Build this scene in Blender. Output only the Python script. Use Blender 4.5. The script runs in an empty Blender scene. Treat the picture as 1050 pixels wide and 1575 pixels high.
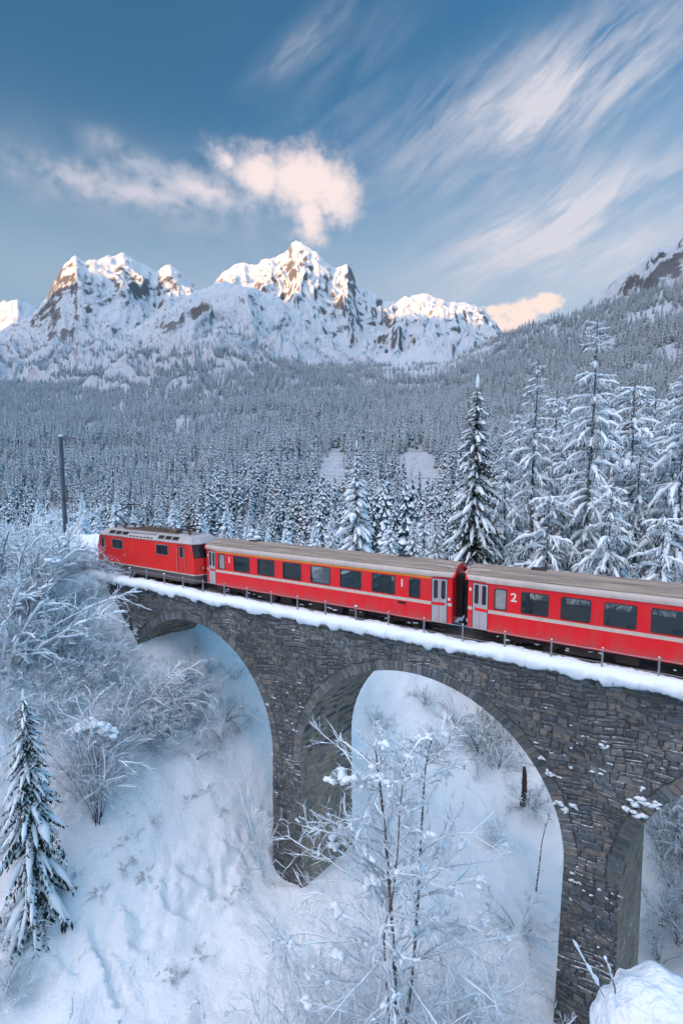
import bpy, math, random
import numpy as np
from mathutils import Matrix, Vector

# ------------------------------------------------------------------ camera
SC = bpy.context.scene
COL = SC.collection
FPX, YAW, PIT = 704.0, 0.528, 0.09
CAM = np.array([24.45, -22.63, 8.72])
_cy, _sy, _cp, _sp = math.cos(YAW), math.sin(YAW), math.cos(PIT), math.sin(PIT)
FW = np.array([-_sy * _cp, _cy * _cp, -_sp])
RT = np.array([_cy, _sy, 0.0])
UP = np.cross(RT, FW)
cam_data = bpy.data.cameras.new('camera')
cam = bpy.data.objects.new('camera', cam_data)
COL.objects.link(cam)
cam_data.sensor_fit = 'VERTICAL'
cam_data.sensor_height = 36.0
cam_data.lens = 36.0 * FPX / 1575.0
cam_data.clip_start = 0.05
cam_data.clip_end = 60000.0
M = Matrix([[RT[0], UP[0], -FW[0], CAM[0]], [RT[1], UP[1], -FW[1], CAM[1]], [RT[2], UP[2], -FW[2], CAM[2]], [0, 0, 0, 1]])
cam.matrix_world = M
SC.camera = cam

SUN_EL = math.radians(3.2)
SUN_DIR_H = np.array([-0.30, -0.954])          # horizontal direction towards the sun
SUN_DIR_H /= np.linalg.norm(SUN_DIR_H)
SKY_STRENGTH = 0.15
SUN_STRENGTH = 3.8
SC.view_settings.view_transform = 'Standard'
SC.view_settings.look = 'None'
SC.view_settings.gamma = 1.0
SC.view_settings.exposure = 2.15
SC.view_settings.use_curve_mapping = False
SC.cycles.adaptive_threshold = 0.02
SC.cycles.max_bounces = 8
SC.cycles.diffuse_bounces = 2
SC.cycles.glossy_bounces = 3
SC.cycles.transparent_max_bounces = 10


def ray(px, py):
    return FW + RT * (px - 525.0) / FPX + UP * (787.5 - py) / FPX


def azel(px, py):
    d = ray(px, py)
    a = d @ RT
    fh = np.array([-_sy, _cy, 0.0])
    b = d @ fh
    return math.atan2(a, b), d[2] / math.hypot(a, b)     # azimuth from the view direction, tan(elevation)


# ------------------------------------------------------------------ node helpers
class V:
    """socket wrapper: arithmetic builds math nodes"""
    nt = None

    def __init__(self, s):
        self.s = s

    @staticmethod
    def math(op, *a, clamp=False):
        n = V.nt.nodes.new('ShaderNodeMath')
        n.operation = op
        n.use_clamp = clamp
        for i, x in enumerate(a):
            if isinstance(x, V):
                V.nt.links.new(x.s, n.inputs[i])
            else:
                n.inputs[i].default_value = x
        return V(n.outputs[0])

    def __add__(s, o): return V.math('ADD', s, o)
    __radd__ = __add__
    def __sub__(s, o): return V.math('SUBTRACT', s, o)
    def __rsub__(s, o): return V.math('SUBTRACT', o, s)
    def __mul__(s, o): return V.math('MULTIPLY', s, o)
    __rmul__ = __mul__
    def __truediv__(s, o): return V.math('DIVIDE', s, o)
    def clamp(s): return V.math('ADD', s, 0.0, clamp=True)
    def exp(s): return V.math('EXPONENT', s)


def vmax(a, b): return V.math('MAXIMUM', a, b)
def vmin(a, b): return V.math('MINIMUM', a, b)


def sstep(x, lo, hi, a=0.0, b=1.0):
    n = V.nt.nodes.new('ShaderNodeMapRange')
    n.interpolation_type = 'SMOOTHSTEP'
    V.nt.links.new(x.s, n.inputs[0])
    n.inputs[1].default_value = lo
    n.inputs[2].default_value = hi
    n.inputs[3].default_value = a
    n.inputs[4].default_value = b
    return V(n.outputs[0])


def combine(x, y, z=0.0):
    n = V.nt.nodes.new('ShaderNodeCombineXYZ')
    for i, q in enumerate((x, y, z)):
        if isinstance(q, V):
            V.nt.links.new(q.s, n.inputs[i])
        else:
            n.inputs[i].default_value = q
    return V(n.outputs[0])


def separate(v):
    n = V.nt.nodes.new('ShaderNodeSeparateXYZ')
    V.nt.links.new(v.s, n.inputs[0])
    return [V(o) for o in n.outputs]


def noise(vec, scale, detail=4.0, rough=0.55, dist=0.0):
    n = V.nt.nodes.new('ShaderNodeTexNoise')
    if vec is not None:
        V.nt.links.new(vec.s, n.inputs['Vector'])
    n.inputs['Scale'].default_value = scale
    n.inputs['Detail'].default_value = detail
    n.inputs['Roughness'].default_value = rough
    n.inputs['Distortion'].default_value = dist
    return V(n.outputs['Fac'])


def mixc(f, a, b):
    n = V.nt.nodes.new('ShaderNodeMix')
    n.data_type = 'RGBA'
    for sock, q in ((n.inputs[0], f), (n.inputs[6], a), (n.inputs[7], b)):
        if isinstance(q, V):
            V.nt.links.new(q.s, sock)
        elif isinstance(q, (tuple, list)):
            sock.default_value = (*q[:3], 1)
        else:
            sock.default_value = q
    return V(n.outputs[2])


# ------------------------------------------------------------------ world: sky with cirrus and two sunlit clouds
def build_world():
    w = bpy.data.worlds.new('World')
    SC.world = w
    w.use_nodes = True
    nt = w.node_tree
    nt.nodes.clear()
    V.nt = nt
    sky = nt.nodes.new('ShaderNodeTexSky')
    sky.sky_type = 'NISHITA'
    sky.sun_disc = False
    sky.sun_elevation = SUN_EL
    sky.sun_rotation = math.atan2(SUN_DIR_H[0], SUN_DIR_H[1])
    sky.altitude = 1300.0
    sky.air_density = 1.0
    sky.dust_density = 0.6
    sky.ozone_density = 2.0
    tc = nt.nodes.new('ShaderNodeTexCoord')
    x, y, z = separate(V(tc.outputs['Generated']))
    a = x * float(RT[0]) + y * float(RT[1])
    b = x * (-_sy) + y * _cy
    az = V.math('ARCTAN2', a, b)
    el = V.math('ARCSINE', z)

    def P(px, py):
        aa, t = azel(px, py)
        return aa, math.atan(t)

    ae = combine(az, el, 0.0)

    def ellipse(ca, ce, rx, ry, ang, k):       # soft elliptical patch of sky (angles in radians)
        mp = nt.nodes.new('ShaderNodeMapping')
        mp.vector_type = 'TEXTURE'
        nt.links.new(ae.s, mp.inputs[0])
        mp.inputs['Location'].default_value = (ca, ce, 0)
        mp.inputs['Rotation'].default_value = (0, 0, ang)
        mp.inputs['Scale'].default_value = (rx, ry, 1)
        g = nt.nodes.new('ShaderNodeTexGradient')
        g.gradient_type = 'QUADRATIC_SPHERE'
        nt.links.new(mp.outputs[0], g.inputs[0])
        return V(g.outputs['Fac']) * (k * 1.25)

    def gauss(px, py, sx, sy, k=1.0):
        ca, ce = P(px, py)
        return ellipse(ca, ce, sx * 2.5, sy * 2.5, 0.0, k)

    def band(p0, p1, wid, k=1.0):              # soft streak between two sky points
        a0, e0 = P(*p0)
        a1, e1 = P(*p1)
        L = math.hypot(a1 - a0, e1 - e0)
        return ellipse((a0 + a1) / 2 + (a1 - a0) * 0.12, (e0 + e1) / 2 + (e1 - e0) * 0.12, L * 1.05, wid * 2.3, math.atan2(e1 - e0, a1 - a0), k * 1.35)

    # cirrus: fine streaks along a slanted direction; a bright veil is added out of view to light the snow
    th = math.radians(23)
    al = az * math.cos(th) + el * math.sin(th)
    ac = az * -math.sin(th) + el * math.cos(th)
    warp = noise(combine(al * 2.0, ac * 2.5), 1.0, 1)
    st1 = noise(combine(al * 2.8, ac * 14.0 + warp * 2.2, 3.1), 1.0, 6, 0.66, 0.15)
    st2 = noise(combine(al * 9.0, ac * 40.0 + warp * 5.0, 8.3), 1.0, 4, 0.70, 0.3)
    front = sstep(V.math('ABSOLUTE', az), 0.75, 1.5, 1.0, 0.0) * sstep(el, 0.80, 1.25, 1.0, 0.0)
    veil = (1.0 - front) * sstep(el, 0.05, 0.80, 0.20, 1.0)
    env = None
    for q in (band((575, 275), (1050, 60), 0.060, 0.95), band((560, 205), (1010, 15), 0.045, 0.50), band((680, 388), (1050, 258), 0.045, 0.85),
              band((640, 425), (1050, 345), 0.075, 0.85), band((388, 128), (520, 15), 0.018, 0.6), band((430, 190), (600, 60), 0.05, 0.25)):
        env = q if env is None else env + q
    env = env + veil * 0.5
    cir = env * (sstep(st1, 0.36, 0.66) * 0.62 + sstep(st2, 0.36, 0.70) * 0.40)
    cir = cir + gauss(900, 380, 0.34, 0.12, 0.34)

    # cumulus: blobs broken up by noise
    cn1 = noise(combine(az * 20.0, el * 26.0, 2.0), 1.0, 6, 0.62)
    cn2 = noise(combine(az * 70.0, el * 80.0, 6.0), 1.0, 2, 0.6)
    def cumulus(blobs, seed, lo, hi):
        e = None
        for q in blobs:
            e = q if e is None else vmax(e, q)
        d = e + (cn1 - 0.5) * 1.35 + (cn2 - 0.5) * 0.40
        return sstep(d, lo, hi), d, cn1
    m1, d1, n1 = cumulus([gauss(350, 246, 0.055, 0.036, 1.15), gauss(400, 268, 0.095, 0.046, 1.45), gauss(468, 278, 0.100, 0.052, 1.65), gauss(512, 300, 0.060, 0.052, 1.5), gauss(478, 335, 0.046, 0.060, 1.35),
                          gauss(195, 292, 0.19, 0.026, 1.15), gauss(310, 292, 0.13, 0.036, 1.25)], 2.0, 0.40, 1.45)
    haze1 = vmax(gauss(300, 315, 0.22, 0.045, 0.42), gauss(110, 283, 0.13, 0.03, 0.45)) * sstep(n1, 0.25, 0.7) + gauss(165, 215, 0.03, 0.012, 0.35) * sstep(n1, 0.3, 0.7) + gauss(200, 248, 0.05, 0.014, 0.35) * sstep(n1, 0.3, 0.6)
    m2, d2, n2 = cumulus([gauss(800, 487, 0.055, 0.030), gauss(770, 475, 0.05, 0.018, 0.9), gauss(835, 468, 0.032, 0.022, 1.1), gauss(770, 505, 0.06, 0.03, 1.0)], 7.0, 0.42, 0.75)
    warm1 = sstep(d1 * 0.8 + (az - P(430, 0)[0]) * 2.6 + (el - P(0, 290)[1]) * 2.0, 0.50, 1.35)

    # the sky: Nishita, toned as a whole, then pale haze painted in towards the horizon
    hs = nt.nodes.new('ShaderNodeHueSaturation')
    nt.links.new(sky.outputs[0], hs.inputs['Color'])
    hs.inputs['Saturation'].default_value = SKY_SAT
    hs.inputs['Value'].default_value = 1.0
    mul = nt.nodes.new('ShaderNodeMix')
    mul.data_type = 'RGBA'
    mul.blend_type = 'MULTIPLY'
    mul.inputs[0].default_value = 1.0
    nt.links.new(hs.outputs[0], mul.inputs[6])
    mul.inputs[7].default_value = (*SKY_TINT, 1)
    c = V(mul.outputs[2])
    c = mixc(gauss(480, 470, 1.3, 0.13, 0.80).clamp(), c, HORIZON_COL)
    c = mixc((cir * 0.80).clamp(), c, CIRRUS_COL)
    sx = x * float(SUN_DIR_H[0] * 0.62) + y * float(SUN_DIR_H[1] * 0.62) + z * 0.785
    warm_fill = sstep(sx, 0.45, 1.0)  # brightest part of the added veil, tilted up to favour flat snow
    c = mixc((veil * (st1 * 0.5 + 0.62)).clamp(), c, mixc(warm_fill, VEIL_FILL_BLUE, VEIL_FILL_WARM))
    c = mixc(haze1.clamp(), c, CIRRUS_COL)
    c = mixc((m1 * 0.92).clamp(), c, mixc(warm1, CLOUD_SHADE, CLOUD_LIT))
    c = mixc((m2 * 0.95).clamp(), c, CLOUD_LIT2)
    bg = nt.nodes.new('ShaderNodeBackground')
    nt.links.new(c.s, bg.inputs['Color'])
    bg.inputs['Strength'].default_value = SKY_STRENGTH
    out = nt.nodes.new('ShaderNodeOutputWorld')
    nt.links.new(bg.outputs[0], out.inputs['Surface'])


SKY_SAT = 1.22
SKY_TINT = (0.30, 0.48, 0.49)
CIRRUS_COL = (1.06, 1.06, 1.18)
HORIZON_COL = (0.60, 0.78, 0.98)
VEIL_FILL_BLUE = (0.15, 1.40, 2.55)
VEIL_FILL_WARM = (5.9, 4.6, 4.7)  # unseen veil colour, set bright as fill light for the valley
CLOUD_SHADE = (1.0, 0.98, 1.12)
CLOUD_LIT = (1.62, 1.34, 1.27)
CLOUD_LIT2 = (1.68, 1.32, 1.14)
build_world()
SC.world.cycles.sampling_method = 'NONE'

sun_data = bpy.data.lights.new('sun', 'SUN')
sun_data.energy = SUN_STRENGTH
sun_data.angle = math.radians(0.5)
sun_data.color = (1.0, 0.47, 0.15)
sun = bpy.data.objects.new('sun', sun_data)
COL.objects.link(sun)
_sd = Vector((SUN_DIR_H[0] * math.cos(SUN_EL), SUN_DIR_H[1] * math.cos(SUN_EL), math.sin(SUN_EL)))
sun.rotation_euler = _sd.to_track_quat('Z', 'Y').to_euler()

# ------------------------------------------------------------------ numpy noise
def _hash(ix, iy, seed):
    h = (ix.astype(np.int64) * 374761393 + iy.astype(np.int64) * 668265263 + seed * 974711) & 0xFFFFFFFF
    h = ((h ^ (h >> 13)) * 1274126177) & 0xFFFFFFFF
    h = ((h ^ (h >> 16)) * 2246822519) & 0xFFFFFFFF
    return ((h ^ (h >> 15)) & 0xFFFFFF) / float(0xFFFFFF)


def vn(x, y, seed=0):
    x = np.asarray(x, float)
    y = np.asarray(y, float)
    ix, iy = np.floor(x), np.floor(y)
    fx, fy = x - ix, y - iy
    fx = fx * fx * fx * (fx * (fx * 6 - 15) + 10)
    fy = fy * fy * fy * (fy * (fy * 6 - 15) + 10)
    a, b = _hash(ix, iy, seed), _hash(ix + 1, iy, seed)
    c, d = _hash(ix, iy + 1, seed), _hash(ix + 1, iy + 1, seed)
    return (a + (b - a) * fx) * (1 - fy) + (c + (d - c) * fx) * fy


def fbm(x, y, octv=4, seed=0, gain=0.5):
    s, a, t = 0.0, 1.0, 0.0
    for k in range(octv):
        s = s + a * vn(x, y, seed + k * 17)
        t += a
        a *= gain
        x, y = x * 2.03 + 13.7, y * 2.03 - 7.1
    return s / t


def ridged(x, y, octv=4, seed=0, gain=0.5):
    s, a, t = 0.0, 1.0, 0.0
    for k in range(octv):
        s = s + a * (1 - np.abs(2 * vn(x, y, seed + k * 17) - 1))
        t += a
        a *= gain
        x, y = x * 2.07 + 3.7, y * 2.07 - 17.1
    return s / t


def ss(x, lo, hi):
    t = np.clip((x - lo) / (hi - lo), 0, 1)
    return t * t * (3 - 2 * t)


def smax(a, b, k):
    h = np.clip(0.5 + 0.5 * (a - b) / k, 0, 1)
    return b + (a - b) * h + k * h * (1 - h)


# ------------------------------------------------------------------ mesh / object helpers
def link_mesh(name, verts, faces, mats, parent=None, midx=None, smooth=False, attr=None):
    me = bpy.data.meshes.new(name)
    me.from_pydata([tuple(v) for v in verts] if not isinstance(verts, np.ndarray) else verts.tolist(), [], faces if isinstance(faces, list) else faces.tolist())
    for m in (mats if isinstance(mats, (list, tuple)) else [mats]):
        me.materials.append(m)
    if midx is not None:
        me.polygons.foreach_set('material_index', np.asarray(midx, dtype=np.int32))
    if smooth:
        me.polygons.foreach_set('use_smooth', np.ones(len(me.polygons), dtype=bool))
    if attr is not None:
        for k, vals in attr.items():
            at = me.attributes.new(k, 'FLOAT', 'POINT')
            at.data.foreach_set('value', np.asarray(vals, dtype=np.float32))
    me.update()
    o = bpy.data.objects.new(name, me)
    COL.objects.link(o)
    if parent is not None:
        o.parent = parent
    return o


class MB:
    """collects simple solids into one mesh"""
    def __init__(self):
        self.v, self.f, self.m = [], [], []

    def poly(self, pts, faces, m=0):
        b = len(self.v)
        self.v += [tuple(map(float, p)) for p in pts]
        for q in faces:
            self.f.append(tuple(b + i for i in q))
            self.m.append(m)

    def box(self, x0, x1, y0, y1, z0, z1, m=0):
        p = [(x0, y0, z0), (x1, y0, z0), (x1, y1, z0), (x0, y1, z0), (x0, y0, z1), (x1, y0, z1), (x1, y1, z1), (x0, y1, z1)]
        self.poly(p, [(0, 3, 2, 1), (4, 5, 6, 7), (0, 1, 5, 4), (1, 2, 6, 5), (2, 3, 7, 6), (3, 0, 4, 7)], m)

    def bbox(self, x0, x1, y0, y1, z0, z1, bv=0.02, m=0):
        """box with chamfered edges along all axes (octagonal look)"""
        xs, ys, zs = (x0, x0 + bv, x1 - bv, x1), (y0, y0 + bv, y1 - bv, y1), (z0, z0 + bv, z1 - bv, z1)
        idx, pts = {}, []
        for i in (0, 1, 2, 3):
            for j in (0, 1, 2, 3):
                for k in (0, 1, 2, 3):
                    e = (i in (0, 3)) + (j in (0, 3)) + (k in (0, 3))
                    if e == 1:
                        idx[(i, j, k)] = len(pts)
                        pts.append((xs[i], ys[j], zs[k]))
        F = []
        g = lambda *a: idx[a]
        for i, fl in ((0, 1), (3, 0)):
            q = [g(i, 1, 1), g(i, 2, 1), g(i, 2, 2), g(i, 1, 2)]
            F.append(tuple(q[::-1] if fl else q))
            q = [g(1, i, 1), g(1, i, 2), g(2, i, 2), g(2, i, 1)]
            F.append(tuple(q[::-1] if fl else q))
            q = [g(1, 1, i), g(2, 1, i), g(2, 2, i), g(1, 2, i)]
            F.append(tuple(q[::-1] if fl else q))
        for a, b in ((0, 0), (0, 3), (3, 0), (3, 3)):
            ia, ib = (1 if a == 0 else 2), (1 if b == 0 else 2)
            F.append((g(a, ib, 1), g(ia, b, 1), g(ia, b, 2), g(a, ib, 2)))
            F.append((g(a, 1, ib), g(ia, 1, b), g(ia, 2, b), g(a, 2, ib)))
            F.append((g(1, a, ib), g(1, ia, b), g(2, ia, b), g(2, a, ib)))
        for a in (0, 3):
            for b in (0, 3):
                for c in (0, 3):
                    ia, ib, ic = (1 if a == 0 else 2), (1 if b == 0 else 2), (1 if c == 0 else 2)
                    F.append((g(a, ib, ic), g(ia, b, ic), g(ia, ib, c)))
        self.poly(pts, F, m)

    def tube(self, pts, rad, n=6, m=0, cap=True):
        pts = [np.asarray(p, float) for p in pts]
        if not isinstance(rad, (list, tuple, np.ndarray)):
            rad = [rad] * len(pts)
        b = len(self.v)
        prev = None
        for i, p in enumerate(pts):
            t = pts[min(i + 1, len(pts) - 1)] - pts[max(i - 1, 0)]
            t = t / (np.linalg.norm(t) + 1e-9)
            if prev is None:
                a = np.array([0, 0, 1.0]) if abs(t[2]) < 0.9 else np.array([1.0, 0, 0])
            else:
                a = prev
            u = a - t * (a @ t)
            u /= np.linalg.norm(u) + 1e-9
            prev = u
            w = np.cross(t, u)
            for k in range(n):
                an = 2 * math.pi * k / n
                self.v.append(tuple(p + rad[i] * (u * math.cos(an) + w * math.sin(an))))
        for i in range(len(pts) - 1):
            for k in range(n):
                k2 = (k + 1) % n
                self.f.append((b + i * n + k, b + i * n + k2, b + (i + 1) * n + k2, b + (i + 1) * n + k))
                self.m.append(m)
        if cap:
            self.f.append(tuple(b + k for k in range(n))[::-1])
            self.m.append(m)
            e = b + (len(pts) - 1) * n
            self.f.append(tuple(e + k for k in range(n)))
            self.m.append(m)

    def cyl(self, c, axis, r, h, n=16, m=0, r2=None):
        c = np.asarray(c, float)
        ax = {'x': np.array([1., 0, 0]), 'y': np.array([0, 1., 0]), 'z': np.array([0, 0, 1.])}[axis]
        self.tube([c - ax * h / 2, c + ax * h / 2], [r, r if r2 is None else r2], n, m)

    def build(self, name, mats, parent=None, smooth=False, attr=None):
        return link_mesh(name, self.v, self.f, mats, parent, self.m, smooth, attr)


def tag(o, label=None, cat=None, group=None, kind=None):
    if label: o['label'] = label
    if cat: o['category'] = cat
    if group: o['group'] = group
    if kind: o['kind'] = kind
    return o


def empty(name, loc=(0, 0, 0), rz=0.0):
    o = bpy.data.objects.new(name, None)
    COL.objects.link(o)
    o.location = loc
    o.rotation_euler = (0, 0, rz)
    o.empty_display_size = 0.2
    return o


def copy_tree(o, parent=None):
    c = o.copy()
    COL.objects.link(c)
    c.parent = parent
    for ch in o.children:
        copy_tree(ch, c)
    return c


# ------------------------------------------------------------------ materials
def new_mat(name):
    m = bpy.data.materials.new(name)
    m.use_nodes = True
    V.nt = m.node_tree
    b = m.node_tree.nodes['Principled BSDF']
    return m, m.node_tree, b


def setin(nt, sock, q):
    if isinstance(q, V):
        nt.links.new(q.s, sock)
    elif isinstance(q, (tuple, list)):
        sock.default_value = (*q[:3], 1)
    else:
        sock.default_value = q


def bump(nt, b, h, strength=0.3, dist=0.05):
    n = nt.nodes.new('ShaderNodeBump')
    n.inputs['Strength'].default_value = strength
    n.inputs['Distance'].default_value = dist
    nt.links.new(h.s, n.inputs['Height'])
    nt.links.new(n.outputs[0], b.inputs['Normal'])
    return n


def coord(kind='Object'):
    n = V.nt.nodes.new('ShaderNodeTexCoord')
    return V(n.outputs[kind])


def position():
    n = V.nt.nodes.new('ShaderNodeNewGeometry')
    return V(n.outputs['Position'])


def normal_z(true_normal=False):
    n = V.nt.nodes.new('ShaderNodeNewGeometry')
    return separate(V(n.outputs['True Normal' if true_normal else 'Normal']))[2]


def attribute(name):
    n = V.nt.nodes.new('ShaderNodeAttribute')
    n.attribute_name = name
    return V(n.outputs['Fac'])


def mat_plain(name, col, rough=0.6, metal=0.0, var=0.12, scale=6.0, bmp=0.0, spec=0.5):
    m, nt, b = new_mat(name)
    p = coord()
    n = noise(p, scale, 5)
    c2 = tuple(min(1, c * (1 + var)) for c in col)
    c1 = tuple(c * (1 - var) for c in col)
    setin(nt, b.inputs['Base Color'], mixc(n, c1, c2))
    b.inputs['Roughness'].default_value = rough
    b.inputs['Metallic'].default_value = metal
    b.inputs['Specular IOR Level'].default_value = spec
    if bmp:
        bump(nt, b, noise(p, scale * 4, 4), bmp, 0.02)
    return m


SNOW = (0.70, 0.845, 0.92)


def mat_snow(name='snow', col=SNOW, scale=1.0, bstr=0.5, bdist=0.06):
    m, nt, b = new_mat(name)
    p = position()
    n1 = noise(p, 0.9 * scale, 5, 0.6)
    n2 = noise(p, 7.0 * scale, 4, 0.6)
    c = mixc(n1, tuple(x * 0.95 for x in col), col)
    setin(nt, b.inputs['Base Color'], c)
    b.inputs['Roughness'].default_value = 0.62
    b.inputs['Specular IOR Level'].default_value = 0.25
    n3 = noise(p, 2.6 * scale, 4, 0.6)
    bump(nt, b, n1 * 0.8 + n3 * 0.6 + n2 * 0.3, bstr, bdist)
    return m

# ------------------------------------------------------------------ terrain
def prof(pts):
    A = np.array([azel(*p) for p in pts])
    o = np.argsort(A[:, 0])
    return A[o, 0], A[o, 1]


LAYERS = [   # crest line (photo points), crest distance, foot distance, foot height, concavity, gully depth
    dict(c=[(640, 600), (700, 548), (775, 515), (830, 497), (900, 478), (1000, 450), (1050, 436), (1250, 380), (1600, 360)], D=1750, S=330, z0=-20, p=1.25, g=25),
    dict(c=[(780, 560), (850, 492), (880, 474), (900, 462), (930, 440), (950, 426), (975, 408), (1000, 390), (1025, 378), (1050, 362), (1150, 320), (1400, 330)], D=2700, S=1500, z0=350, p=1.1, g=260),
    dict(c=[(-200, 640), (0, 625), (60, 600), (120, 570), (200, 508), (270, 464), (310, 441), (345, 430), (380, 438), (430, 458), (470, 492), (510, 520), (560, 545), (640, 580)], D=2900, S=1300, z0=180, p=1.0, g=170),
    dict(c=[(200, 560), (300, 470), (338, 424), (352, 412), (362, 402), (376, 402), (385, 408), (402, 401), (420, 393), (436, 388), (444, 382), (449, 373), (456, 368), (464, 374), (476, 381), (492, 393), (505, 405), (515, 412), (525, 408), (534, 404), (540, 414), (546, 430), (570, 446), (600, 463), (620, 458), (650, 450), (668, 456), (690, 463), (715, 464), (740, 472), (775, 512), (850, 560)], D=4600, S=2700, z0=620, p=0.95, g=230),
    dict(c=[(-250, 560), (-60, 540), (0, 505), (45, 484), (72, 458), (82, 436), (94, 411), (104, 402), (117, 392), (132, 398), (150, 396), (172, 392), (190, 386), (203, 394), (218, 402), (240, 416), (252, 407), (262, 404), (274, 412), (285, 424), (300, 437), (345, 480), (400, 540)], D=4300, S=2300, z0=450, p=1.0, g=210),
    dict(c=[(-400, 440), (-60, 470), (0, 463), (25, 457), (50, 467), (100, 490), (200, 520)], D=6200, S=4400, z0=900, p=1.0, g=180),
]
for L in LAYERS:
    L['az'], L['te'] = prof(L['c'])


def hills_around(az):
    """tan elevation of a generic valley rim, used outside the view"""
    return 0.30 + 0.16 * vn(az * 2.2 + 5, az * 0, 91) + 0.05 * vn(az * 9, az * 0, 92)


BASE_D = [0, 60, 130, 210, 300, 500, 1000, 1800, 2600, 3400, 6000]
BASE_Z = [-10, -10, -28, -40, -22, 12, 140, 400, 560, 620, 640]


def H_far(x, y):
    dx, dy = x - CAM[0], y - CAM[1]
    d = np.hypot(dx, dy) + 1e-6
    a = dx * RT[0] + dy * RT[1]
    b = dx * -_sy + dy * _cy
    az = np.arctan2(a, b)
    # left part of the valley lies further away
    sc = 1.0 + 0.55 * ss(-az, 0.15, 0.75)
    base = np.interp(d / sc, BASE_D, BASE_Z)
    base = base + (fbm(x / 260, y / 260, 4, 3) - 0.5) * 60 * ss(d, 250, 900) + (fbm(x / 60, y / 60, 3, 5) - 0.5) * 10 * ss(d, 120, 400)
    z = base
    view = 1 - ss(np.abs(az), 1.05, 1.5)
    for k, L in enumerate(LAYERS):
        te = np.interp(az, L['az'], L['te']) + 0.006 * (ridged(az * 45 + k, az * 0, 4, 140 + k, 0.6) - 0.62)
        edge = ss(az, L['az'][0] - 0.02, L['az'][0] + 0.05) * (1 - ss(az, L['az'][-1] - 0.05, L['az'][-1] + 0.02)) if k not in (0, 1) else ss(az, L['az'][0] - 0.02, L['az'][0] + 0.05)
        D = L['D'] * (1 + 0.10 * (vn(az * 6 + k, az * 0, 40 + k) - 0.5) + 0.05 * (vn(az * 25 + k, az * 0, 60 + k) - 0.5))
        top = CAM[2] + te * D
        zf = np.minimum(L['z0'], np.interp(L['S'] / sc, BASE_D, BASE_Z) - 15)
        t = np.clip((d - L['S']) / (D - L['S']), 0, 1.0)
        fr = zf + (top - zf) * t ** L['p']
        back = top - (d - D) * 0.75
        zk = np.where(d < D, fr, back)
        # gullies and ribs running down the faces, fading out at the crest
        u = az * L['D']
        rk = 1.0 if k != 1 else 1.6
        wv = (vn(u / 300, d / 300, 70 + k) - 0.5) * 160
        gl = ridged((u + wv * 1.6) / 330, (d + wv) / 620, 5, 11 + k * 7, 0.5) ** 1.35
        fine = ridged((u + wv) / 95, (d + wv * 0.5) / 170, 4, 31 + k * 7, 0.55) ** 1.3
        wq = ss(t, 0.0, 0.25) * (1 - 0.92 * ss(t, 0.70, 1.0))
        zk = zk - L['g'] * (0.72 - gl) * wq - L['g'] * rk * 0.32 * (0.62 - fine) * ss(t, 0.1, 0.4) * (1 - 0.55 * ss(t, 0.85, 1.0))
        zk = np.where(t <= 0, -500, zk)
        zk = zk * edge + (-500) * (1 - edge)
        z = np.where(k == 0, smax(z, zk, 30.0), np.maximum(z, zk))
    # generic rim outside the view
    rim = 3500.0
    te = hills_around(az)
    t = np.clip((d - 500) / (rim - 500), 0, 1)
    zr = np.where(d < rim, -20 + (te * rim) * t ** 1.1, te * rim - (d - rim) * 0.5) - 120 * (0.8 - ridged(x / 420, y / 420, 4, 77)) * ss(t, 0.0, 0.3)
    # on the sunset side the valley is open and the first high ridge stands far off
    sd = -(az - math.atan2(SUN_DIR_H @ RT[:2], SUN_DIR_H @ np.array([-_sy, _cy])))
    sd = np.abs((sd + math.pi) % (2 * math.pi) - math.pi)
    opn = 1 - ss(sd, 0.5, 0.9)
    zr = zr * (1 - 0.72 * opn)
    z = np.where(view < 1, np.maximum(base * 0 - 30 + (base + 30) * view, zr * (1 - view) - 200 * view), z) if np.any(view < 1) else z
    # beyond the camera's own bank
    return z


BANK_S = np.array([-30, -6, 0, 4, 8, 12, 16, 18, 24, 40, 60])
BANK_Z = np.array([-18.2, -17.6, -16.8, -14.3, -10.4, -5.8, -1.2, 0.35, 0.9, 3.0, 5.0])


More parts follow.
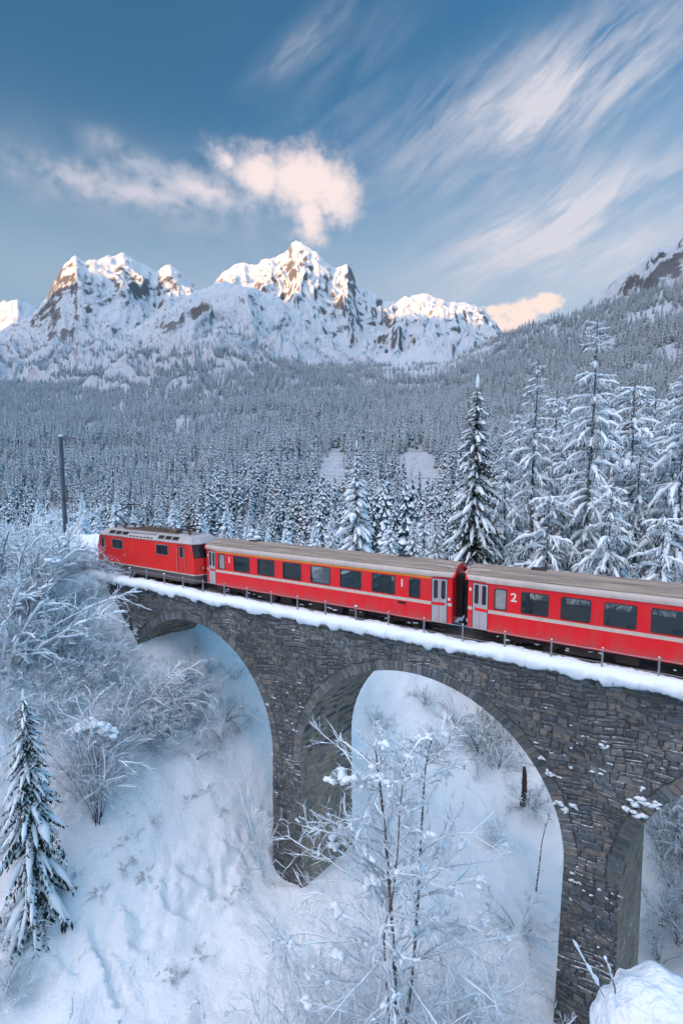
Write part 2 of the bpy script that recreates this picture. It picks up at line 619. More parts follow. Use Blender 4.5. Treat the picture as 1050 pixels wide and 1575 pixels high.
def H_near(x, y):
    s = (x - 8) * -0.95 + (y + 1.2) * 0.313
    wob = (fbm(x / 7, y / 7, 3, 21) - 0.5)
    # in front of the viaduct the bank bulges towards the path
    s2 = s + wob * 2.2
    z = np.interp(s2, BANK_S, BANK_Z)
    # behind the viaduct the ground stays below the track and falls away to the valley
    cap = np.interp(y, [4, 14, 34, 60, 95], [1.2, 0.0, -7.0, -14.0, -22.0])
    z = -smax(-z, -cap, 2.0)
    # right bank behind the viaduct, under the larches
    s3 = (x - 27) * 0.80 + (y - 8) * 0.42 + wob * 3
    zb = np.interp(s3, [-5, 0, 6, 14, 24, 50], [-22, -17.5, -12, -5.5, -2.0, 2.0])
    zb = np.where(y < 3, -22 + (zb + 22) * ss(y, -2, 5), zb)
    z = smax(z, zb, 3.0)
    # right abutment far to the right
    z = smax(z, np.interp(x + 0.3 * (y + 1), [40, 58, 64], [-22, -1, 1]), 2.0)
    # terrace behind the left end of the bridge
    ter = 0.35 + 0 * x
    wt = ss(-x, 9.0, 13.5) * ss(y, -4.5, -1.6) * (1 - ss(y, 12, 26))
    z = z * (1 - wt) + ter * wt
    # the camera's own spur
    r = np.hypot((x - 25.6) * 1.0, (y + 23.8) * 1.0)
    zc = np.interp(r, [0, 1.3, 2.2, 5, 10, 16, 22, 40], [7.15, 7.05, 5.9, 1.2, -6.5, -13.5, -17.0, -24])
    beh = ((x - 25.6) * 0.504 + (y + 23.8) * -0.864)      # distance behind the camera
    zc2 = 7.0 + np.clip(beh, -30, 40) * 0.55
    zc = np.where(beh > 0, np.maximum(zc, np.minimum(zc2, 7.0 + beh * 0.55) - 3.0 * ss(np.abs((x - 25.6) * 0.864 + (y + 23.8) * 0.504), 2, 14)), zc)
    z = smax(z, zc + wob * 1.2 * ss(r, 2, 6), 1.2)
    # small lumps
    z = z + (fbm(x / 5.5, y / 5.5, 2, 37) - 0.5) * 1.3 + (ridged(x / 3.4 + y / 9, y / 3.4 - x / 9, 3, 39) - 0.6) * 0.5 + (fbm(x / 2.2, y / 2.2, 4, 33) - 0.5) * 0.75 + (fbm(x / 0.6, y / 0.6, 3, 43) - 0.5) * 0.20
    return z


def path_detail(x, y, z):
    # trodden trail across the floor and a line of footprints
    P = TRAIL
    best = np.full(x.shape, 1e9)
    for (ax, ay), (bx, by) in zip(P[:-1], P[1:]):
        vx, vy = bx - ax, by - ay
        t = np.clip(((x - ax) * vx + (y - ay) * vy) / (vx * vx + vy * vy), 0, 1)
        best = np.minimum(best, np.hypot(x - ax - t * vx, y - ay - t * vy))
    w = 1 - ss(best, 0.7, 1.5)
    z = z + w * ((fbm(x / 0.5, y / 0.5, 3, 55) - 0.5) * 1.15 - 0.22)
    for (fx, fy) in FOOT:
        q = np.hypot(x - fx, y - fy)
        z = z - 0.36 * np.exp(-(q / 0.22) ** 2) + 0.07 * np.exp(-((q - 0.38) / 0.12) ** 2)
    return z


def H(x, y):
    x = np.asarray(x, float)
    y = np.asarray(y, float)
    dc = np.hypot(x - 12, y - 8)
    w = ss(dc, 42, 95)
    hn = H_near(x, y)
    hf = H_far(x, y)
    return hn * (1 - w) + hf * w


def Hs(x, y):
    return float(H(np.array([float(x)]), np.array([float(y)]))[0])


def on_ground(px, py, dmax=4000.0):
    """where a line of sight meets the terrain (used to lay things out on the ground)"""
    d = ray(px, py)
    t = np.geomspace(4.0, dmax, 6000)
    X, Y, Z = CAM[0] + d[0] * t, CAM[1] + d[1] * t, CAM[2] + d[2] * t
    hit = np.where(Z < H(X, Y))[0]
    if len(hit) == 0:
        return None
    i = hit[0]
    return np.array([X[i], Y[i], Z[i]])


TRAIL = [tuple(on_ground(*p)[:2]) for p in ((20, 1475), (110, 1455), (190, 1420), (280, 1365), (360, 1310), (440, 1262))]
FOOT = []
_fa, _fb = [on_ground(*p)[:2] for p in ((148, 1435), (190, 1545))]
for _i in range(13):
    _t = _i / 12.0
    _q = _fa * (1 - _t) + _fb * _t
    FOOT.append((_q[0] + (0.14 if _i % 2 else -0.14), _q[1]))


def grid_faces(nx, ny, wrap=False):
    i = np.arange(nx - 1)[:, None] * ny + np.arange(ny - 1)[None, :]
    q = np.stack([i, i + ny, i + ny + 1, i + 1], -1).reshape(-1, 4)
    return q


def axis_pts(lo, hi, flo, fhi, fine, grow=1.06, cap=1.6):
    mid = list(np.arange(flo, fhi, fine))
    out, s, v = [], fine, fhi
    while v < hi:
        out.append(v)
        s = min(s * grow, cap)
        v += s
    out.append(hi)
    lo_, s, v = [], fine, flo
    while True:
        s = min(s * grow, cap)
        v -= s
        if v <= lo:
            break
        lo_.append(v)
    return np.array([lo] + lo_[::-1] + mid + out)


MAT_SNOW = mat_snow('snow_ground', SNOW, 1.0, 0.8, 0.20)


def build_ground():
    xs = axis_pts(-75, 95, -8, 27, 0.16)
    ys = axis_pts(-60, 95, -15, 3, 0.16)
    X, Y = np.meshgrid(xs, ys, indexing='ij')
    Z = path_detail(X, Y, H(X, Y))
    dc = np.hypot(X - 12, Y - 8)
    v = np.stack([X, Y, Z], -1).reshape(-1, 3)
    o = link_mesh('ground', v, grid_faces(len(xs), len(ys)), MAT_SNOW, smooth=True)
    tag(o, kind='structure')
    return o


def mat_mountain():
    m, nt, b = new_mat('mountain_snow_and_rock')
    p = position()
    x, y, z = separate(p)
    nz = normal_z()
    n1 = noise(p, 0.012, 6, 0.65)
    n2 = noise(combine(x * 1.0, y * 1.0, z * 2.6), 0.035, 6, 0.72)
    # rock shows on the steep ribs
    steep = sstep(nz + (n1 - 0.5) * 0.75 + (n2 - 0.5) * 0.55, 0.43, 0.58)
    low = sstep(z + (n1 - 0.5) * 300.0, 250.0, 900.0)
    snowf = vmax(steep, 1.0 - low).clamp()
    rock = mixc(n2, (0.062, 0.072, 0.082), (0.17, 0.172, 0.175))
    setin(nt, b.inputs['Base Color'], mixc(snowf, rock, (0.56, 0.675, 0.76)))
    b.inputs['Roughness'].default_value = 0.75
    b.inputs['Specular IOR Level'].default_value = 0.15
    bump(nt, b, n2 + noise(p, 0.15, 4, 0.7) * 0.35, 1.0, 22.0)
    return m


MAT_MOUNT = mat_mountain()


def polar_mesh(name, az, ds, hole=None):
    A, Dd = np.meshgrid(az, ds, indexing='ij')
    fh = np.array([-_sy, _cy])
    X = CAM[0] + Dd * (np.sin(A) * RT[0] + np.cos(A) * fh[0])
    Y = CAM[1] + Dd * (np.sin(A) * RT[1] + np.cos(A) * fh[1])
    Z = H_far(X, Y)
    dc = np.hypot(X - 12, Y - 8)
    q = dc < 95
    Z[q] = H(X[q], Y[q]) - 2.0 * (1 - ss(dc[q], 60, 95)) - 0.3
    v = np.stack([X, Y, Z], -1).reshape(-1, 3)
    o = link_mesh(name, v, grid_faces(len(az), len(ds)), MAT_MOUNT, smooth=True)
    return tag(o, kind='structure')


def build_far():
    az = np.radians(np.arange(-42, 42.01, 0.14))
    ds = np.concatenate([np.geomspace(75, 700, 70)[:-1], np.geomspace(700, 2300, 110)[:-1], np.linspace(2300, 5000, 235)[:-1], np.linspace(5000, 8000, 40)])
    polar_mesh('mountain_terrain', az, ds)
    # the rest of the valley, outside the picture
    az2 = np.radians(np.concatenate([np.arange(43, 317.1, 1.5)]))
    ds2 = np.concatenate([np.geomspace(75, 700, 24)[:-1], np.linspace(700, 8000, 70)])
    polar_mesh('valley_terrain', az2, ds2)


def build_sun_ridge():
    # the high range on the sunset side whose shadow fills the valley
    sx, sy = SUN_DIR_H
    px_, py_ = -sy, sx
    u = np.linspace(-9000, 9000, 130)
    w = np.linspace(-2600, 2600, 40)
    U, W_ = np.meshgrid(u, w, indexing='ij')
    dist = 9500.0
    crest = SHADOW_Z + math.tan(SUN_EL) * (dist + 4500) + (fbm(U / 1300, U * 0, 4, 8) - 0.5) * 420
    Z = crest * (1 - np.abs(W_) / 2600) - 200 + ridged(U / 900, W_ / 900, 4, 19) * 160 * (np.abs(W_) / 2600)
    X = CAM[0] + sx * (dist + W_) + px_ * U
    Y = CAM[1] + sy * (dist + W_) + py_ * U
    v = np.stack([X, Y, Z], -1).reshape(-1, 3)
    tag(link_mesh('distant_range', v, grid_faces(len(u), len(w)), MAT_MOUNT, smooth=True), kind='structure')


SHADOW_Z = 1340.0
build_ground()
build_far()
build_sun_ridge()


# ------------------------------------------------------------------ thin cold air between here and the mountains
def build_haze():
    b = MB()
    b.box(-13000, 11000, -15000, 9500, -240, 2600)
    m = bpy.data.materials.new('haze_air')
    m.use_nodes = True
    nt = m.node_tree
    nt.nodes.clear()
    out = nt.nodes.new('ShaderNodeOutputMaterial')
    pv = nt.nodes.new('ShaderNodeVolumePrincipled')
    pv.inputs['Color'].default_value = (0.50, 0.74, 1.0, 1)
    pv.inputs['Density'].default_value = HAZE_DENSITY
    pv.inputs['Anisotropy'].default_value = 0.0
    nt.links.new(pv.outputs[0], out.inputs['Volume'])
    o = b.build('haze', m)
    tag(o, kind='stuff')


HAZE_DENSITY = 1.8e-5
if HAZE_DENSITY > 0:
    build_haze()

# ------------------------------------------------------------------ vegetation materials
def mat_needles(name='needles', c1=(0.012, 0.022, 0.022), c2=(0.035, 0.05, 0.042)):
    m, nt, b = new_mat(name)
    n = noise(position(), 3.0, 3)
    setin(nt, b.inputs['Base Color'], mixc(n, c1, c2))
    b.inputs['Roughness'].default_value = 0.8
    b.inputs['Specular IOR Level'].default_value = 0.2
    return m


def mat_frost(name, frost=0.5, bark=(0.045, 0.035, 0.03), nscale=9.0):
    """twig bark with rime and snow lying on the upper side"""
    m, nt, b = new_mat(name)
    p = position()
    n = noise(p, nscale, 3, 0.6)
    nz = normal_z(True)
    f = sstep(nz * 0.55 + (n - 0.5) * 1.3 + frost, 0.28, 0.62)
    bk = mixc(noise(p, 2.0, 2), bark, tuple(c * 2.0 for c in bark))
    setin(nt, b.inputs['Base Color'], mixc(f, bk, (0.67, 0.83, 0.915)))
    b.inputs['Roughness'].default_value = 0.8
    b.inputs['Specular IOR Level'].default_value = 0.15
    return m


MAT_NEEDLE = mat_needles()
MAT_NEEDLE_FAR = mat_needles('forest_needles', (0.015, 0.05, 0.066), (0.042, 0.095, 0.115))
MAT_TSNOW = mat_snow('tree_snow', (0.67, 0.835, 0.92), 2.0, 0.4, 0.05)
MAT_BARK = mat_plain('bark', (0.06, 0.045, 0.035), 0.9, var=0.4, scale=9, bmp=0.4)
MAT_RIME = mat_frost('rimed_twig', 0.64)
MAT_RIME_DARK = mat_frost('twig_with_snow', 0.30)
MAT_RIME_LARCH = mat_frost('larch_twig', 0.30, (0.03, 0.038, 0.04))


# ------------------------------------------------------------------ the forest across the valley
def forest_mesh(seed, slim=0.15, snowy=0.85, tiers=17):
    rg = random.Random(seed)
    b = MB()
    b.tube([(0, 0, -0.05), (0, 0, 0.96)], [0.012, 0.003], 4, 2, False)
    for i in range(tiers):
        t = (i + 0.4) / tiers
        z0 = 0.06 + 0.92 * t
        R = slim * (1 - t) ** 0.75 * rg.uniform(0.85, 1.1) + 0.012
        nb = 8 if t < 0.6 else 6
        a0 = rg.random() * 6.28
        for k in range(nb):
            a = a0 + 6.2832 * k / nb + rg.uniform(-0.3, 0.3)
            r = R * rg.uniform(0.7, 1.25)
            z = z0 + rg.uniform(-0.6, 0.6) / tiers
            ca, sa = math.cos(a), math.sin(a)
            w = r * rg.uniform(0.26, 0.42)
            zd = z - r * rg.uniform(0.35, 0.75)
            def P(u, v, zz): return (u * ca - v * sa, u * sa + v * ca, zz)
            pts = [P(0, 0, z + 0.02), P(r * 0.6, -w, (z + zd) / 2 - 0.02), P(r, 0, zd), P(r * 0.6, w, (z + zd) / 2 - 0.02), P(r * 0.55, 0, (z + zd) / 2 + 0.015)]
            b.poly(pts, [(0, 1, 4), (1, 2, 4), (2, 3, 4), (3, 0, 4)], 0)
            if rg.random() < snowy:
                q = rg.uniform(0.7, 1.0)
                h = 0.007
                pts = [P(r * 0.1, 0, z + 0.02 + h), P(r * 0.6, -w * q, (z + zd) / 2 - 0.012 + h), P(r * rg.uniform(0.85, 1.0), 0, zd + h + 0.004), P(r * 0.6, w * q, (z + zd) / 2 - 0.012 + h), P(r * 0.55, 0, (z + zd) / 2 + 0.018 + h)]
                b.poly(pts, [(0, 1, 4), (1, 2, 4), (2, 3, 4), (3, 0, 4)], 1)
    me = bpy.data.meshes.new('forest_conifer')
    me.from_pydata(b.v, [], b.f)
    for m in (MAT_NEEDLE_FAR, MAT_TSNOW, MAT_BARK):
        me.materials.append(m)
    me.polygons.foreach_set('material_index', np.array(b.m, dtype=np.int32))
    me.update()
    return me


CLEARINGS = []
for (px, py, rr, ra) in ((222, 663, 40, 14), (505, 765, 16, 30), (515, 715, 18, 30), (508, 740, 14, 24), (628, 768, 24, 26), (655, 738, 26, 28), (645, 712, 20, 24), (1005, 482, 60, 30), (740, 540, 40, 14), (128, 668, 26, 9), (610, 565, 60, 25), (960, 640, 18, 14), (850, 505, 40, 14), (930, 530, 40, 10)):
    g_ = on_ground(px, py)
    if g_ is not None:
        CLEARINGS.append((g_[0], g_[1], rr, ra))


def scatter_forest():
    rg = np.random.default_rng(5)
    fh = np.array([-_sy, _cy])
    PT = []
    for d0, d1, area in ((135, 320, 17.0), (320, 700, 28.0), (700, 1300, 46.0), (1300, 2500, 84.0), (2500, 4200, 150.0)):
        n = int(0.5 * 1.46 * (d1 * d1 - d0 * d0) / area)
        a = rg.uniform(-0.73, 0.73, n)
        d = np.sqrt(rg.uniform(d0 * d0, d1 * d1, n))
        x = CAM[0] + d * (np.sin(a) * RT[0] + np.cos(a) * fh[0])
        y = CAM[1] + d * (np.sin(a) * RT[1] + np.cos(a) * fh[1])
        PT.append(np.stack([x, y, a, d], -1))
    P = np.concatenate(PT)
    x, y, a, d = P.T
    z = H(x, y)
    e = 6.0
    sl = np.hypot(H_far(x + e, y) - H_far(x - e, y), H_far(x, y + e) - H_far(x, y - e)) / (2 * e)
    tl = 430 + 300 * ss(a, 0.18, 0.62) + (fbm(x / 300, y / 300, 4, 61) - 0.5) * 420 + 90 * ss(-a, 0.1, 0.5) + 260 * ss(-a, 0.28, 0.42) * ss(d, 1800, 2600)
    keep = np.clip((tl - z) / 90 + 0.5, 0, 1)
    sparse = np.clip((tl + 620 - z) / 500, 0, 1) * ss(fbm(x / 130, y / 130, 3, 66), 0.40, 0.60) * 0.8
    keep = np.maximum(keep, sparse) * np.where((d > 2500) & (a > -0.05), 0.0, 1.0)
    keep = keep * (1 - 0.8 * ss(fbm(x / 55, y / 55, 3, 71), 0.57, 0.67))
    keep = keep * (sl < 1.15) * (d > 135 + 130 * ss(-a, 0.10, 0.35))
    for cx, cy, rr, ra in CLEARINGS:
        # elongated across the line of sight
        ux, uy = (x - cx), (y - cy)
        ac = ux * RT[0] + uy * RT[1]
        al = ux * -_sy + uy * _cy
        q = (ac / rr) ** 2 + (al / (ra * 3)) ** 2
        keep = keep * (0.04 + 0.96 * ss(q + (vn(x / 9, y / 9, 88) - 0.5) * 0.7, 0.6, 1.15))
    ok = rg.random(len(x)) < keep
    x, y, z, a, d = x[ok], y[ok], z[ok], a[ok], d[ok]
    hgt = (8 + 21 * rg.random(len(x)) ** 1.2) * np.where(z > tl[ok] - 40, 0.65, 1.0) * (0.65 + 0.6 * vn(x / 35, y / 35, 81)) * np.where(d > 1300, 1.12, 1.0) * (1.0 + 0.25 * (1 - ss(d, 300, 520)) * ss(a, -0.25, 0.0))
    o = np.argsort(d)
    return x[o], y[o], z[o], a[o], d[o], hgt[o]


def build_forest():
    meshes = [forest_mesh(1, 0.14, 0.9), forest_mesh(2, 0.12, 0.85), forest_mesh(3, 0.155, 0.95, 18), forest_mesh(4, 0.105, 0.8, 20)]
    x, y, z, a, d, h = scatter_forest()
    rg = np.random.default_rng(9)
    var = rg.integers(0, 4, len(x))
    rot = rg.uniform(0, 6.28, len(x))
    # trees low enough to show above the train, nearest ones as things of their own
    py = 787.5 - FPX * ((z + h - CAM[2]) / d + 0.09)
    cand = [i for i in range(len(x)) if abs(a[i]) < 0.66 and py[i] < 835 + a[i] * 60][:300]
    first = {}
    for i in cand:
        o = bpy.data.objects.new('forest_conifer', meshes[var[i]])
        COL.objects.link(o)
        o.location = (x[i], y[i], z[i])
        s = float(h[i])
        o.scale = (s, s, s)
        o.rotation_euler = (0, 0, rot[i])
        tag(o, 'slim snow-dusted conifer in the dense forest across the valley', 'tree', 'nearest conifers of the valley forest')
        first.setdefault(int(var[i]), o)
    cs = set(cand)
    rest = np.array([i for i in range(len(x)) if i not in cs])
    me = bpy.data.meshes.new('forest')
    me.from_pydata(np.stack([x[rest], y[rest], z[rest]], -1).tolist(), [], [])
    for nm, vals in (('hgt', h[rest]), ('rot', rot[rest])):
        at = me.attributes.new(nm, 'FLOAT', 'POINT')
        at.data.foreach_set('value', vals.astype(np.float32))
    at = me.attributes.new('var', 'INT', 'POINT')
    at.data.foreach_set('value', var[rest].astype(np.int32))
    fo = bpy.data.objects.new('forest', me)
    COL.objects.link(fo)
    tag(fo, 'dense snow-covered conifer forest on the far valley side', 'forest', kind='stuff')
    ng = bpy.data.node_groups.new('forest_nodes', 'GeometryNodeTree')
    ng.interface.new_socket('Geometry', in_out='INPUT', socket_type='NodeSocketGeometry')
    ng.interface.new_socket('Geometry', in_out='OUTPUT', socket_type='NodeSocketGeometry')
    N, Lk = ng.nodes, ng.links
    gi, go = N.new('NodeGroupInput'), N.new('NodeGroupOutput')
    def named(nm, ty):
        q = N.new('GeometryNodeInputNamedAttribute')
        q.data_type = ty
        q.inputs['Name'].default_value = nm
        return q.outputs['Attribute']
    hg, rt, vr = named('hgt', 'FLOAT'), named('rot', 'FLOAT'), named('var', 'INT')
    cmb = N.new('ShaderNodeCombineXYZ')
    Lk.new(rt, cmb.inputs[2])
    join = N.new('GeometryNodeJoinGeometry')
    for k in range(4):
        oi = N.new('GeometryNodeObjectInfo')
        oi.transform_space = 'ORIGINAL'
        oi.inputs['Object'].default_value = first[k]
        oi.inputs['As Instance'].default_value = True
        cmp_ = N.new('FunctionNodeCompare')
        cmp_.data_type = 'INT'
        cmp_.operation = 'EQUAL'
        ints = [s for s in cmp_.inputs if s.type == 'INT']
        Lk.new(vr, ints[0])
        ints[1].default_value = k
        ip = N.new('GeometryNodeInstanceOnPoints')
        Lk.new(gi.outputs[0], ip.inputs['Points'])
        Lk.new(cmp_.outputs[0], ip.inputs['Selection'])
        Lk.new(oi.outputs['Geometry'], ip.inputs['Instance'])
        Lk.new(cmb.outputs[0], ip.inputs['Rotation'])
        Lk.new(hg, ip.inputs['Scale'])
        Lk.new(ip.outputs[0], join.inputs[0])
    Lk.new(join.outputs[0], go.inputs[0])
    md = fo.modifiers.new('forest', 'NODES')
    md.node_group = ng
    print('forest trees', len(x))


build_forest()

# ------------------------------------------------------------------ viaduct
FACE_Y, BACK_Y, SKEW = -1.2, 3.2, 1.1
ARCH_C = [-0.25, 16.25, 32.8, 49.35]
ARCH_R, SPRING, ARCH_RING = 7.2, -8.85, 0.55
WALL_X0, WALL_X1, WALL_Z0 = -14.0, 64.0, -27.0


def mat_stone(name, tones):
    m, nt, b = new_mat(name)
    p = position()
    t = attribute('tone')
    ramp = nt.nodes.new('ShaderNodeValToRGB')
    cr = ramp.color_ramp
    cr.interpolation = 'LINEAR'
    for i, c in enumerate(tones):
        if i < 2:
            e = cr.elements[i]
            e.position = i / (len(tones) - 1)
        else:
            e = cr.elements.new(i / (len(tones) - 1))
        e.color = (*c, 1)
    for i, c in enumerate(tones):
        cr.elements[i].position = i / (len(tones) - 1)
        cr.elements[i].color = (*c, 1)
    nt.links.new(t.s, ramp.inputs[0])
    n1 = noise(p, 5.0, 6, 0.65)
    n2 = noise(p, 28.0, 4, 0.6)
    n0 = noise(p, 0.35, 3, 0.6)
    mod = sstep(n1, 0.25, 0.8, 0.85, 1.55) * sstep(n0, 0.3, 0.7, 0.85, 1.15)
    mix = nt.nodes.new('ShaderNodeMix')
    mix.data_type = 'RGBA'
    mix.blend_type = 'MULTIPLY'
    mix.inputs[0].default_value = 1.0
    nt.links.new(ramp.outputs[0], mix.inputs[6])
    cc = combine(mod, mod, mod)
    nt.links.new(cc.s, mix.inputs[7])
    # lichen and damp
    lich = sstep(noise(p, 1.6, 5, 0.65), 0.56, 0.72)
    # damp and lime streaks running down the face
    px_, py_, pz_ = separate(p)
    strk = noise(combine(px_ * 1.7, py_ * 1.7, pz_ * 0.16), 1.0, 5, 0.65)
    c = mixc(lich * 0.35, V(mix.outputs[2]), (0.15, 0.155, 0.11))
    c = mixc(sstep(strk, 0.55, 0.72) * 0.55, c, (0.045, 0.052, 0.055))
    c = mixc(sstep(strk, 0.36, 0.24) * 0.30, c, (0.30, 0.31, 0.31))
    # powder snow caught on upward facing roughness
    nz = normal_z()
    fl = sstep(nz * 0.75 + (n2 - 0.5) * 0.6 + (n1 - 0.5) * 0.5 + (n0 - 0.5) * 1.0, 0.76, 0.90)
    c = mixc(fl, c, SNOW)
    setin(nt, b.inputs['Base Color'], c)
    b.inputs['Roughness'].default_value = 0.9
    b.inputs['Specular IOR Level'].default_value = 0.2
    bump(nt, b, n1 + n2 * 0.5, 0.9, 0.05)
    return m


MAT_STONE = mat_stone('rubble_stone', [(0.050, 0.068, 0.078), (0.105, 0.132, 0.14), (0.068, 0.096, 0.113), (0.155, 0.178, 0.178), (0.082, 0.106, 0.113), (0.168, 0.172, 0.152), (0.060, 0.086, 0.102), (0.142, 0.172, 0.188), (0.098, 0.110, 0.104)])
MAT_SOFFIT = mat_stone('vault_stone', [(0.15, 0.16, 0.145), (0.24, 0.235, 0.20), (0.18, 0.195, 0.19), (0.29, 0.265, 0.20), (0.17, 0.175, 0.16)])
MAT_MORTAR = mat_plain('mortar', (0.07, 0.08, 0.085), 0.95, var=0.3, scale=5, bmp=0.5)
MAT_CONC = mat_plain('weathered_concrete', (0.10, 0.10, 0.10), 0.9, var=0.3, scale=3, bmp=0.3)


def underside():
    """polyline (x, z) of the lower edge of the front face, left to right, with arc flag"""
    P = [(WALL_X0, WALL_Z0)]
    for c in ARCH_C:
        P.append((c - ARCH_R - 0.014 * (WALL_Z0 - SPRING), WALL_Z0))
        for k in range(0, 37):
            t = math.pi - math.pi * k / 36
            P.append((c + ARCH_R * math.cos(t), SPRING + ARCH_R * math.sin(t)))
        P.append((c + ARCH_R + 0.014 * (WALL_Z0 - SPRING), WALL_Z0))
    P.append((WALL_X1, WALL_Z0))
    return P


def sk(x, y):
    return x + SKEW * (y - FACE_Y) / (BACK_Y - FACE_Y)


def clip_half(poly, nx, nz, d):
    """keep nx*x + nz*z >= d"""
    out = []
    for i in range(len(poly)):
        a, b = poly[i], poly[(i + 1) % len(poly)]
        fa, fb = nx * a[0] + nz * a[1] - d, nx * b[0] + nz * b[1] - d
        if fa >= 0:
            out.append(a)
        if (fa >= 0) != (fb >= 0):
            t = fa / (fa - fb)
            out.append((a[0] + (b[0] - a[0]) * t, a[1] + (b[1] - a[1]) * t))
    return out


def area(poly):
    return 0.5 * sum(poly[i][0] * poly[(i + 1) % len(poly)][1] - poly[(i + 1) % len(poly)][0] * poly[i][1] for i in range(len(poly)))


def stone_solid(mb, poly, mapf, proud, rg, bevel=0.022, depth=0.09):
    """irregular stone: poly (u, v) anticlockwise, mapf(u, v, n) -> world, n outward"""
    n = len(poly)
    cx = sum(p[0] for p in poly) / n
    cy = sum(p[1] for p in poly) / n
    R0, R1, R2 = [], [], []
    for (x, y) in poly:
        dx, dy = x - cx, y - cy
        L = math.hypot(dx, dy) + 1e-6
        k = max(0.45, 1 - bevel / L * 1.3)
        pr = proud * rg.uniform(0.55, 1.2)
        R0.append(mapf(x, y, -depth))
        R1.append(mapf(x, y, proud * 0.3 * rg.uniform(0.4, 1.2)))
        R2.append(mapf(cx + dx * k, cy + dy * k, pr))
    F = []
    for i in range(n):
        j = (i + 1) % n
        F.append((i, j, n + j, n + i))
        F.append((n + i, n + j, 2 * n + j, 2 * n + i))
    ce = mapf(cx + rg.uniform(-.03, .03), cy + rg.uniform(-.03, .03), proud * rg.uniform(0.9, 1.5))
    for i in range(n):
        F.append((2 * n + i, 2 * n + (i + 1) % n, 3 * n))
    mb.poly(R0 + R1 + R2 + [ce], F)
    return 3 * n + 1


def front_map(u, v, n):
    return (u, FACE_Y - n, v)


